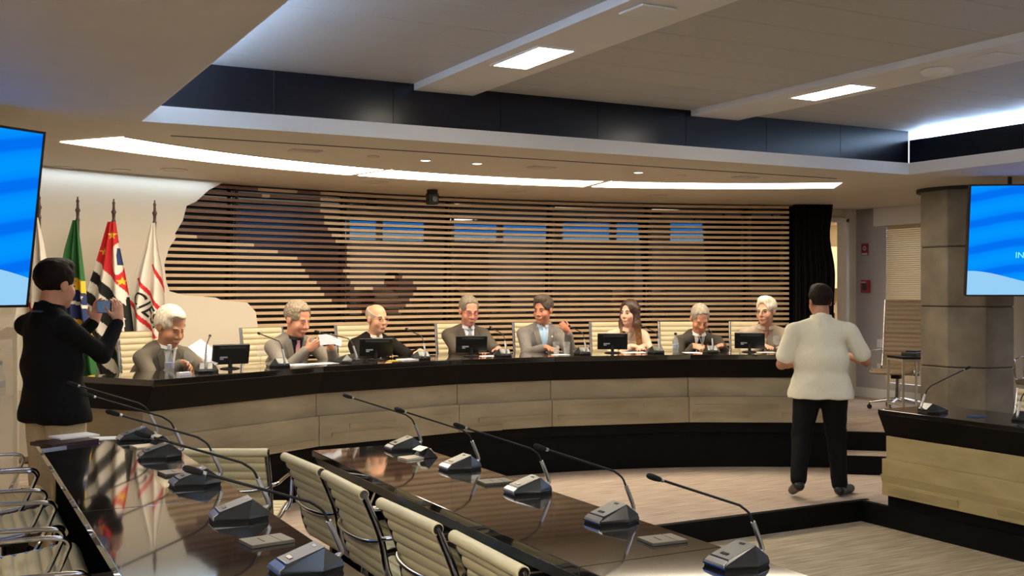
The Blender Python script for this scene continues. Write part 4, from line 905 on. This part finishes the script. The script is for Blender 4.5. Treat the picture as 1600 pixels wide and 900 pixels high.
def person(label, loc, rz, hy, hz, hands, yaw=0, pitch=0, roll=0, sk=(206, 150, 118), hair='short', haircol=(150, 145, 138), top='suit', topcol=(96, 88, 80), shirt=(230, 228, 222), tie=None,
           legs=(30, 30, 32), pz=.50, standing=None, glasses=None, fat=0., sc=1.03, poles=None, hx=0., lean_x=0., shw=.185, pin=None, brow=None, smile=False, sleeve='long', pattern=None, closed=False):
    t = thing('person', label, 'person', loc, rz)
    Rh = np.array((Matrix.Rotation(R(yaw), 3, 'Z') @ Matrix.Rotation(R(pitch), 3, 'X') @ Matrix.Rotation(R(roll), 3, 'Y')))
    HC = V3(hx, hy, hz)
    def Hp(x, y, z): return HC+Rh @ (V3(x, y, z)*sc)
    NB = V3(hx*.75, hy-.055, hz-.158); P0 = V3(0, 0, pz)
    def sp(q): return P0*(1-q)+NB*q
    shz = hz-.208; ysh = hy-.075
    Sh = {s: V3(hx*.7+s*shw, ysh, shz-.028) for s in (1, -1)}
    arm = {}
    for s in (1, -1):
        W, d_, n_, curl = hands[s][:4]; pole = (poles or {}).get(s, (s*.55, -.35, -.8)); E_, W2 = ik(Sh[s], np.array(W, float), .29, .255, pole); arm[s] = (E_, W2, d_, n_, curl)
    # --- body, one surface: head, neck, trunk, arms, hands
    B = [('ell', P0, (.165+fat*.8, .12+fat*.6, .12), None, .04), ('ell', sp(.35), (.158+fat, .105+fat, .17), None, .05), ('ell', sp(.72), (.165+fat*.4, .10+fat*.3, .17), None, .05)]
    for s in (1, -1):
        B += [('cap', sp(.86), Sh[s], .06, .052, .03), ('cap', Sh[s], arm[s][0], .05, .042, .02), ('cap', arm[s][0], arm[s][1], .042, .027, .012)]
        B += hand(arm[s][1], arm[s][2], arm[s][3], s, arm[s][4])
    B += [('cap', NB-V3(0, 0, .04), Hp(0, -.02, -.05), .062+fat*.15, .054+fat*.1, .03)]
    B += [('ell', Hp(0, -.012, .042), tuple(v*sc for v in (.074, .094, .082)), Rh, .02), ('ell', Hp(0, .028, -.035), tuple(v*sc for v in (.061+fat*.1, .064, .086)), Rh, .03),
          ('ell', Hp(0, .068, -.092), tuple(v*sc for v in (.027, .022, .02)), Rh, .02), ('cap', Hp(-.034, .076, .026), Hp(.034, .076, .026), .013, .013, .012)]
    for s in (1, -1):
        B += [('ell', Hp(s*.038, .060, -.030), tuple(v*sc for v in (.026, .024, .028)), Rh, .02), ('ell', Hp(s*.076, -.008, -.002), tuple(v*sc for v in (.010, .024, .034)), Rh, .006)]
    B += [('sub', Hp(s*.031, .103, .006), (.018, .018, .014), Rh, .012) for s in (1, -1)]
    B += [('cap', Hp(0, .090, .014), Hp(0, .111, -.026), .009, .0135, .010), ('cap', Hp(-.013, .096, -.031), Hp(.013, .096, -.031), .009, .009, .008),
          ('cap', Hp(-.020, .0885, -.060), Hp(.020, .0885, -.060), .009, .009, .008), ('cap', Hp(-.017, .087, -.069), Hp(.017, .087, -.069), .008, .008, .006)]
    _, BV_, BF_ = sobj('body', B, .0072, skin(sk), t)
    # --- face details
    Rm = Matrix(Rh.tolist())
    for s in (1, -1):
        m = MB(); m.ball(Hp(s*.031, .0795, .006), (.0115, .010, .0062), Rm, 12, 8); ey = m.build('eye', mat('eye_white', (150, 128, 114), .4) if not closed else skin(tuple(int(c*.86) for c in sk)), t, smooth=60)
        if closed: ey.name = 'eyelid'
        if not closed: m = MB(); m.ball(Hp(s*.031, .0885, .0055), (.0075, .003, .0062), Rm, 10, 6); m.build('iris', mat('eye_dark', (38, 26, 20), .2), ey, smooth=60)
        m = MB(); m.tube([Hp(s*.014, .0925, .027), Hp(s*.030, .0915, .0335), Hp(s*.048, .080, .029)], [.003, .0042, .002], 6); m.build('eyebrow', mat('brow_%d' % (brow or haircol)[0], brow or haircol, .8), t)
    up = .006 if smile else 0
    m = MB(); m.tube([Hp(-.023, .086, -.063+up), Hp(-.010, .0965, -.064), Hp(0, .098, -.065), Hp(.010, .0965, -.064), Hp(.023, .086, -.063+up)], [.002, .0045, .005, .0045, .002], 8); lp = m.build('lips', mat('lips', (150, 84, 72), .45), t, smooth=60)
    if smile:
        m = MB(); m.tube([Hp(-.015, .0955, -.061), Hp(0, .1005, -.063), Hp(.015, .0955, -.061)], .003, 6); m.build('teeth', mat('teeth', (235, 228, 216), .3), lp)
    # --- hair
    g = .010 if hair in ('full', 'curly', 'thick') else .004
    Hs = [('ell', Hp(0, -.016, .048), tuple(v*sc for v in (.078+g, .097+g, .083+g)), Rh, .01)]
    if hair == 'thick': Hs += [('ell', Hp(0, .03, .105), tuple(v*sc for v in (.062, .06, .04)), Rh, .02)]
    if hair == 'full': Hs += [('ell', Hp(.02, .045, .098), tuple(v*sc for v in (.055, .05, .035)), Rh, .02), ('ell', Hp(-.05, -.03, .02), tuple(v*sc for v in (.042, .06, .06)), Rh, .02), ('ell', Hp(.05, -.03, .02), tuple(v*sc for v in (.042, .06, .06)), Rh, .02)]
    if hair == 'long':
        Hs = [('ell', Hp(0, -.014, .05), tuple(v*sc for v in (.092, .105, .092)), Rh, .01)]
        for s in (1, -1): Hs += [('cap', Hp(s*.072, -.01, .04), Hp(s*.086, .0, -.10), .034, .034, .03), ('cap', Hp(s*.086, .0, -.10), V3(hx+s*.105, hy+.045, hz-.40), .036, .026, .03)]
        Hs += [('cap', Hp(0, -.06, .0), V3(hx, hy-.10, hz-.30), .07, .06, .04)]
    if hair == 'bald':
        Hs += [('sub', Hp(0, .03, .125), tuple(v*sc for v in (.088, .115, .105)), Rh, .008)]
    fz = {'short': .108, 'full': .098, 'curly': .108, 'thick': .088, 'long': .098, 'bald': .07}[hair]
    Hs += [('sub', Hp(0, .112, fz-.112), tuple(v*sc for v in ((.060 if hair == 'long' else .069), .085, .116)), Rh, .006)]
    if hair != 'long':
        Hs += [('sub', Hp(s*.046, .085, .075), tuple(v*sc for v in (.030, .032, .032)), Rh, .006) for s in (1, -1)] if hair in ('short', 'curly', 'full') else []
        Hs += [('sub', Hp(s*.085, .055, -.055), tuple(v*sc for v in (.05, .058, .075)), Rh, .006) for s in (1, -1)]
        Hs += [('sub', Hp(s*.088, -.002, -.022), tuple(v*sc for v in (.030, .026, .042)), Rh, .004) for s in (1, -1)]
        Hs += [('cut', Hp(0, -.09, -.085 if hair == 'thick' else -.062), Rh @ V3(0, .35, -1))]
    if hair in ('curly',): Hs += [('noise', .008, 150)]
    elif hair in ('full', 'thick', 'long', 'short'): Hs += [('noise', .0028, 95)]
    hm = mat('hair_%d_%d_%d' % haircol, haircol, .7, spec=.12, noise=.35, scale=55, stretch=(1, 1, .25), bump=.4)
    if hair == 'long':
        hm = mat('hair_ombre', haircol, .5, spec=.4); nt = hm.node_tree
        if not nt.nodes.get('omb'):
            tc = nt.nodes.new('ShaderNodeTexCoord'); sx = nt.nodes.new('ShaderNodeSeparateXYZ'); mr = nt.nodes.new('ShaderNodeMapRange'); mr.name = 'omb'
            rp = nt.nodes.new('ShaderNodeValToRGB'); rp.color_ramp.elements[0].color = srgb((156, 106, 62))+(1,); rp.color_ramp.elements[1].color = srgb(haircol)+(1,)
            nt.links.new(tc.outputs['Object'], sx.inputs[0]); nt.links.new(sx.outputs['Z'], mr.inputs[0]); mr.inputs[1].default_value = hz-.36; mr.inputs[2].default_value = hz-.06
            nt.links.new(mr.outputs[0], rp.inputs[0]); nt.links.new(rp.outputs[0], nt.nodes['Principled BSDF'].inputs['Base Color'])
    sobj('hair', Hs, .0062, hm, t)
    # --- upper garment
    i = .014 if top == 'suit' else .009
    hem = pz-.10 if standing is None else standing['hem']
    G = [('ell', P0-V3(0, 0, .0), (.172+fat*.8+i, .125+fat*.6+i, .13), None, .05), ('ell', sp(.35), (.160+fat+i, .106+fat+i, .18), None, .05), ('ell', sp(.72), (.168+fat*.4+i, .102+fat*.3+i, .17), None, .05)]
    if standing: G += [('cap', V3(-.10, 0, hem+.03), V3(.10, 0, hem+.03), .112+fat*.9, .112+fat*.9, .05), ('cap', NB+V3(0, -.02, -.05), NB+V3(0, -.015, .005), .066+fat*.2, .062+fat*.2, .03)]
    for s in (1, -1):
        E_, W = arm[s][0], arm[s][1]; f = .93 if sleeve == 'long' else .0
        G += [('cap', sp(.88), Sh[s], .060+i*.5, .050+i*.6, .035), ('cap', NB+V3(s*.03, 0, -.005), Sh[s]+V3(-s*.03, 0, .02), .046, .046, .03)]
        if sleeve == 'long': G += [('cap', Sh[s], E_, .050+i, .046+i*.7, .025), ('cap', E_, E_+(W-E_)*f, .050+i*.6, .035+i*.5, .014)]
        else: G += [('cap', Sh[s], Sh[s]+(E_-Sh[s])*.74, .056+i, .062+i, .025)]
    if standing: G += [('cut', V3(0, 0, hem), V3(0, standing.get('hemslope', 0), -1))]
    G += [('noise', .003 if top == 'suit' else .0035, 34)]
    gm = mat('cloth_%s_%d_%d_%d' % ((top,)+topcol), topcol, .85, spec=.12, noise=(.10 if top == 'suit' else .03) if not pattern else .22, scale=pattern[0] if pattern else 70, stretch=pattern[1] if pattern else None, bump=.15)
    jo, JV, JF = sobj('jacket' if top == 'suit' else 'shirt', G, .0105, gm, t)
    bv = BVHTree.FromPolygons([tuple(v) for v in JV], [tuple(f) for f in JF]); bvb = BVHTree.FromPolygons([tuple(v) for v in BV_], [tuple(f) for f in BF_])
    def patch(name, rows, mt, off, cols=6, parent=t, back=False, thick=.004):
        # rows of (z, x_left, x_right) laid on the garment as seen from the front
        m = MB(); R_ = []
        for z, a, b in rows:
            ring = []
            for q in range(cols+1):
                x = a+(b-a)*q/cols; h_ = bv.ray_cast(Vector((x, NB[1]+.17+fat, z)), Vector((0, -1, 0)))
                y = h_[0].y if h_[0] is not None else NB[1]+.05
                h2 = bvb.ray_cast(Vector((x, NB[1]+.105, z)), Vector((0, -1, 0)))
                if h2[0] is not None and h2[1].y > .05: y = max(y, h2[0].y)
                ring.append((x, y+off, z))
            R_.append(ring)
        m.loft(R_, closed=False); o = m.build(name, mt, parent, smooth=80); sd = o.modifiers.new('solid', 'SOLIDIFY'); sd.thickness = thick; sd.offset = -1; return o
    zc = NB[2]+.028; cx = NB[0]
    sm = mat('shirtcol_%d_%d_%d' % shirt, shirt, .7, spec=.2)
    # shirt collar ring
    def collar(mt, r=.066+fat*.15, w_=.020, drop=.035, name='collar'):
        m = MB(); rings = []
        for k in range(21):
            a = math.pi/2+.22+(2*math.pi-.44)*k/20; ca, sa = math.cos(a), math.sin(a)
            c = V3(cx+r*ca, NB[1]+.012+r*1.02*sa, zc+.012-drop*(sa+1)/2); rings.append([c+V3(0, 0, w_), c+V3(ca*.004, sa*.004, w_), c+V3(ca*.016, sa*.016, -w_), c+V3(ca*.010, sa*.010, -w_)])
        m.loft(rings); return m.build(name, mt, t, smooth=50)
    if top == 'suit' and not standing:
        zb = hz-.45; zt_ = hz-.165
        zl = np.linspace(zt_, zb, 16)
        def vw(z): return .058*max(0, (z-zb)/(zt_-zb))**.75+.001
        patch('shirt_front', [(z, cx-vw(z), cx+vw(z)) for z in zl], sm, .004, 8)
        collar(sm, r=.060+fat*.15, w_=.013, drop=.045)
        if tie:
            tm = mat('tie_%d_%d_%d' % tie, tie, .6, spec=.3, noise=.08, scale=90)
            patch('tie', [(z, cx-wd, cx+wd) for z, wd in [(zt_-.012, .017), (zt_-.035, .013), (zt_-.045, .014)]+[(z, .016+.016*(zt_-z)/(zt_-zb)) for z in np.linspace(zt_-.06, zb-.0, 10)]], tm, .011, 4)
        for s in (1, -1):
            rows = []
            for z in zl:
                f = (z-zb)/(zt_-zb); inner = vw(z)-.002; wd = .012+.046*math.sin(min(1, f*1.25)*math.pi*.62) if f < .78 else .058*max(0, (1-f)/.22)+.014
                rows.append((z, cx+s*inner, cx+s*(inner+wd)) if s > 0 else (z, cx-inner-wd, cx-inner))
            patch('lapel', rows, gm, .008, 5)
        if pin:
            m = MB(); h_ = bv.ray_cast(Vector((cx-.085, 1.2, zt_-.10)), Vector((0, -1, 0))); 
            if h_[0] is not None: m.ball(h_[0]+Vector((0, .008, 0)), (.010, .005, .010)); m.build('lapel_pin', mat('pin_%d' % pin[0], pin, .4), t, smooth=60)
        for s in (1, -1):
            E_, W = arm[s][0], arm[s][1]; u = nrm(W-E_); m = MB(); m.tube([W-u*.030, W-u*.002], [.037, .034], 14); m.build('cuff', sm, t, smooth=60)
    elif not standing:
        collar(gm, w_=.018, drop=.05)
        zt_ = hz-.19
        patch('neck_opening', [(z, cx-.04*max(0, (z-zt_+.09)/.09), cx+.04*max(0, (z-zt_+.09)/.09)) for z in np.linspace(zt_, zt_-.088, 6)], skin(sk) if shirt is None or top == 'open' else sm, .003, 4)
        patch('placket', [(z, cx-.012, cx+.012) for z in np.linspace(zt_-.085, hz-.52, 12)], gm, .004, 2)
    else:
        collar(gm, r=.070+fat*.2, w_=.022, drop=.03)
    # --- trousers and shoes
    lm = mat('trouser_%d_%d_%d' % legs, legs, .85, spec=.12, noise=.1, scale=50, bump=.1)
    if standing is None:
        T = [('cap', V3(-.07, -.02, pz), V3(.07, -.02, pz), .115+fat*.5, .115+fat*.5, .03)]
        for s in (1, -1): T += [('cap', V3(s*.09, 0, pz), V3(s*.12, .40, pz-.01), .086, .066, .03), ('cap', V3(s*.12, .40, pz-.01), V3(s*.12, .36, .10), .066, .052, .02)]
        sobj('trousers', T, .016, lm, t)
        for s in (1, -1): sobj('shoe', [('cap', V3(s*.12, .35, .05), V3(s*.125, .52, .035), .045, .033, .02), ('cut', V3(0, 0, .002), V3(0, 0, -1))], .010, 'black', t)
    else:
        T = [('ell', V3(0, 0, pz-.02), (.150+fat*.6, .105+fat*.5, .13), None, .04)]
        for s in (1, -1):
            K_, A_, T_ = standing['leg'][s]; T += [('cap', V3(s*.095, 0, pz-.06), V3(*K_), .098+fat*.5, .080, .03), ('cap', V3(*K_), V3(*A_), .080, .064, .03)]
        T += [('noise', .003, 30)]
        sobj('trousers', T, .011, lm, t)
        for s in (1, -1):
            K_, A_, T_ = standing['leg'][s]; A_ = V3(*A_); T_ = V3(*T_); sobj('shoe', [('cap', A_-V3(0, .02, .045), T_, .046, .036, .02), ('cap', A_-V3(0, .045, .05), A_-V3(0, .02, .05), .036, .036, .02)]+([('cut', V3(0, 0, .003), V3(0, 0, -1))]), .008, mat('shoe_black', (16, 16, 16), .4), t)
    if glasses:
        m = MB()
        for s in (1, -1): m.tube([Hp(s*.031+.021*math.cos(a), .104-.006*abs(math.cos(a))-abs(s*.031+.021*math.cos(a))*.12, .004+.015*math.sin(a)) for a in np.linspace(0, 2*math.pi, 15)[:-1]], .0022, 5, closed=True)
        m.tube([Hp(-.010, .103, .006), Hp(0, .105, .009), Hp(.010, .103, .006)], .002, 5)
        for s in (1, -1): m.tube([Hp(s*.052, .094, .008), Hp(s*.074, .05, .010), Hp(s*.079, -.005, .010)], .002, 5)
        m.build('glasses', mat('specs_%d' % glasses[0], glasses, .35), t)
    return t, arm, bv
def seat(phi, Rh_): # local frame for a dais seat: head sits at radius Rh_, hips at 6.40
    return pol(6.40, phi, DF), math.pi-R(phi), 6.40-Rh_
ZD = DT-DF
def flatR(x, y, dz=.045): return V3(x, y, ZD+dz)
DN = (0, 0, -1)
p, rz, hy = seat(-25.9, 6.08)
person('white haired man in a grey suit reading a held sheet of paper', p, rz, hy, 1.055, {1: (flatR(.10, .60, .05), (.0, .9, -.1), (.8, 0, -.6), .7), -1: (flatR(-.16, .60, .06), (.3, .9, .1), (.8, 0, -.5), .8)}, closed=True, yaw=4, pitch=-24, sk=(204, 146, 112), hair='full', haircol=(222, 210, 188), topcol=(112, 104, 93), tie=(40, 46, 38), sc=1.25, shw=.205, fat=.025)
P1R = (p.copy(), rz)
p, rz, hy = seat(-14.3, 6.10)
person('curly grey haired man in a grey suit with pink tie holding cards', p, rz, hy, 1.085, {1: (flatR(.07, .56, .10), (-.5, .7, .45), (-.8, .0, .5), .9), -1: (flatR(-.20, .52, .10), (.45, .75, .35), (.8, 0, .4), .9)}, closed=True, yaw=14, pitch=-18, sk=(216, 152, 122), hair='curly', haircol=(150, 134, 116), topcol=(138, 130, 120), shirt=(30, 32, 40), tie=(222, 160, 172), sc=1.2, shw=.205, fat=.02)
p, rz, hy = seat(-6.2, 6.22)
person('bald man in a black suit with yellow tie and glasses', p, rz, hy, 1.07, {1: (flatR(.17, .56), (-.3, .9, 0), DN, .5), -1: (flatR(-.22, .60), (.3, .9, 0), DN, .5)}, yaw=10, pitch=-3, sk=(214, 160, 128), hair='bald', haircol=(186, 170, 150), topcol=(32, 29, 27), tie=(226, 184, 58), glasses=(150, 120, 90), sc=1.10)
p, rz, hy = seat(2.72, 6.24)
person('grey haired man in a dark taupe suit with red rimmed glasses', p, rz, hy, 1.135, {1: (flatR(.12, .58), (-.2, .9, 0), DN, .6), -1: (flatR(-.12, .58), (.2, .9, 0), DN, .6)}, closed=True, yaw=-2, pitch=-16, sk=(214, 146, 124), hair='short', haircol=(128, 116, 100), topcol=(86, 78, 70), shirt=(214, 220, 236), tie=(136, 142, 152), glasses=(120, 34, 40), sc=1.15)
p, rz, hy = seat(10.0, 6.26)
person('man in a grey checked suit with pale blue tie raising one hand', p, rz, hy, 1.138, {1: (flatR(.10, .50), (-.1, .9, 0), DN, .5), -1: (V3(-.185, .36, .925), (.6, .35, .6), (.2, -.9, 0), 1.3)}, yaw=-48, pitch=-8, roll=0, sk=(196, 128, 100), hair='thick', haircol=(84, 74, 66), topcol=(124, 118, 114), shirt=(178, 202, 226), tie=(164, 196, 224), sc=1.12, poles={-1: (-.3, -.3, -1)}, pattern=(24, (3, 3, 1)), pin=(240, 232, 220))
p, rz, hy = seat(17.9, 6.08)
person('long haired woman in a pale pink blouse smiling sideways', p, rz, hy, 1.105, {1: (flatR(.05, .56), (-.6, .75, 0), DN, .4), -1: (flatR(-.08, .56), (.6, .75, 0), DN, .5)}, yaw=-50, pitch=-2, sk=(226, 172, 146), hair='long', haircol=(58, 40, 32), top='blouse', topcol=(226, 196, 172), shirt=(236, 224, 206), sc=1.02, shw=.165, smile=True, brow=(60, 40, 30), legs=(50, 46, 50))
p, rz, hy = seat(24.6, 6.02)
person('short haired man in a charcoal suit writing with head bowed', p, rz, hy, 1.05, {1: (flatR(.10, .54), (-.5, .8, -.1), (-.5, 0, -.8), .9), -1: (flatR(-.17, .58), (.7, .6, 0), DN, .5)}, closed=True, yaw=2, pitch=-32, sk=(204, 142, 112), hair='short', haircol=(150, 140, 126), topcol=(76, 70, 64), tie=(30, 34, 48), pin=(226, 84, 40), sc=1.14, shw=.195)
p, rz, hy = seat(31.1, 6.10)
person('white haired man with glasses in a beige striped shirt', p, rz, hy, 1.122, {1: (flatR(.08, .56), (-.4, .85, 0), DN, .5), -1: (flatR(-.14, .58), (.4, .85, 0), DN, .5)}, yaw=-38, pitch=-4, sk=(212, 158, 130), hair='thick', haircol=(226, 216, 196), top='shirtonly', topcol=(176, 160, 140), shirt=(186, 134, 108), glasses=(90, 80, 72), sc=1.12, fat=.03, shw=.205, pattern=(30, (6, .4, .3)))
# standing man in the white shirt, walking away past the dais end
f_ = (.60, .80); rzw = math.atan2(-f_[0], f_[1])
person('man in a short sleeved white shirt walking past the dais end', (6.37, 6.60, 0), rzw, .03, 1.585, {1: (V3(.26, .26, 1.13), (-.6, .7, 0), (-.5, 0, -.8), .8), -1: (V3(-.24, .22, 1.05), (.6, .7, 0), (.5, 0, -.8), .8)}, yaw=14, pitch=-4, sk=(170, 118, 92), hair='thick', haircol=(34, 24, 20), top='tee', topcol=(232, 228, 206), legs=(20, 19, 19), pz=.95, fat=.058, sc=1.08, shw=.225, sleeve='short',
       standing=dict(hem=.80, hemslope=.0, leg={1: ((.13, .06, .50), (.15, .02, .10), (.26, .17, .038)), -1: ((-.15, .00, .50), (-.20, -.22, .17), (-.23, -.06, .05))}), poles={1: (.6, -.6, -.6), -1: (-.45, -.7, -.6)}, brow=(30, 24, 20))
# photographer
f_ = (.89, .454); rzp = math.atan2(-f_[0], f_[1])
ph, arm_, _ = person('photographer in a black shirt and khaki trousers holding up a phone', (.60, 6.86, .10), rzp, .03, 1.615, {1: (V3(.120, .345, 1.395), (-.15, .10, .95), (-.9, .0, .2), .55), -1: (V3(-.125, .35, 1.395), (.2, .10, .95), (.9, .0, .2), .55)}, yaw=6, pitch=-6, sk=(206, 150, 120), hair='thick', haircol=(28, 20, 18), top='blackshirt', topcol=(20, 20, 22), legs=(188, 170, 138), pz=.98, fat=.045, sc=1.16, shw=.205, hx=-.035,
       standing=dict(hem=.815, leg={1: ((.11, .02, .52), (.12, -.01, .10), (.13, .13, .035)), -1: ((-.11, .0, .52), (-.12, -.02, .10), (-.13, .12, .035))}), poles={1: (.25, -.1, -1), -1: (-.3, -.1, -1)}, brow=(30, 24, 20))
m = MB(); m.tube([(-.026+.088*math.cos(a), -.02+.092*math.sin(a), 1.448+.018*(-math.sin(a))) for a in np.linspace(0, 2*math.pi, 25)[:-1]], .007, 6, closed=True); m.build('lanyard', mat('lanyard_blue', (36, 66, 110), .6), ph, smooth=60)
Mp = Matrix.Translation((.60, 6.86, .10)) @ Matrix.Rotation(rzp, 4, 'Z')
t = thing('mobile_phone', 'phone held up sideways by the photographer', 'phone', Mp @ Vector((-.005, .335, 1.485)), rzp+R(-6))
m = MB(); m.box((0, 0, 0), (.168, .009, .080)); m.build('case', 'black', t, bevel=.003)
m = MB(); m.box((0, -.0052, 0), (.156, .001, .072)); m.build('display', mat('phone_screen', (70, 96, 124), .15, emit=.5, col2=(26, 36, 52), scale=26), t)
# held paper sheets and cards
def held(name, base, rz, c, w_, d_, rx, ry, rz2, lab, mt='card'):
    m = MB(); m.box((0, 0, 0), (w_, .0015, d_)); o = m.build(name, mt); o.location = Matrix.Translation(base) @ Matrix.Rotation(rz, 4, 'Z') @ Vector(c); o.rotation_euler = (rx, ry, rz+rz2); tag(o, lab, name.replace('_', ' '))
held('sheet', P1R[0], P1R[1], (-.05, .70, ZD+.125), .21, .24, R(50), R(14), R(25), 'pale sheet of paper held up by the white haired man in the grey suit')
b0, r0, _ = seat(-14.3, 6.1)
held('note_card', b0, r0, (-.06, .66, ZD+.185), .15, .09, R(12), R(2), R(10), 'larger pale card held by the man with the pink tie')
held('note_card', b0, r0, (-.17, .64, ZD+.165), .11, .06, R(20), R(-18), R(-10), 'smaller pale card held by the man with the pink tie')
b0, r0, _ = seat(24.6, 6.02); m = MB(); m.tube([(.0, 0, 0), (.03, -.05, .13)], .004, 8); o = m.build('pen', 'alu'); o.location = Matrix.Translation(b0) @ Matrix.Rotation(r0, 4, 'Z') @ Vector((.02, .63, ZD+.008)); o.rotation_euler.z = r0; tag(o, 'silver pen in the hand of the writing man', 'pen')
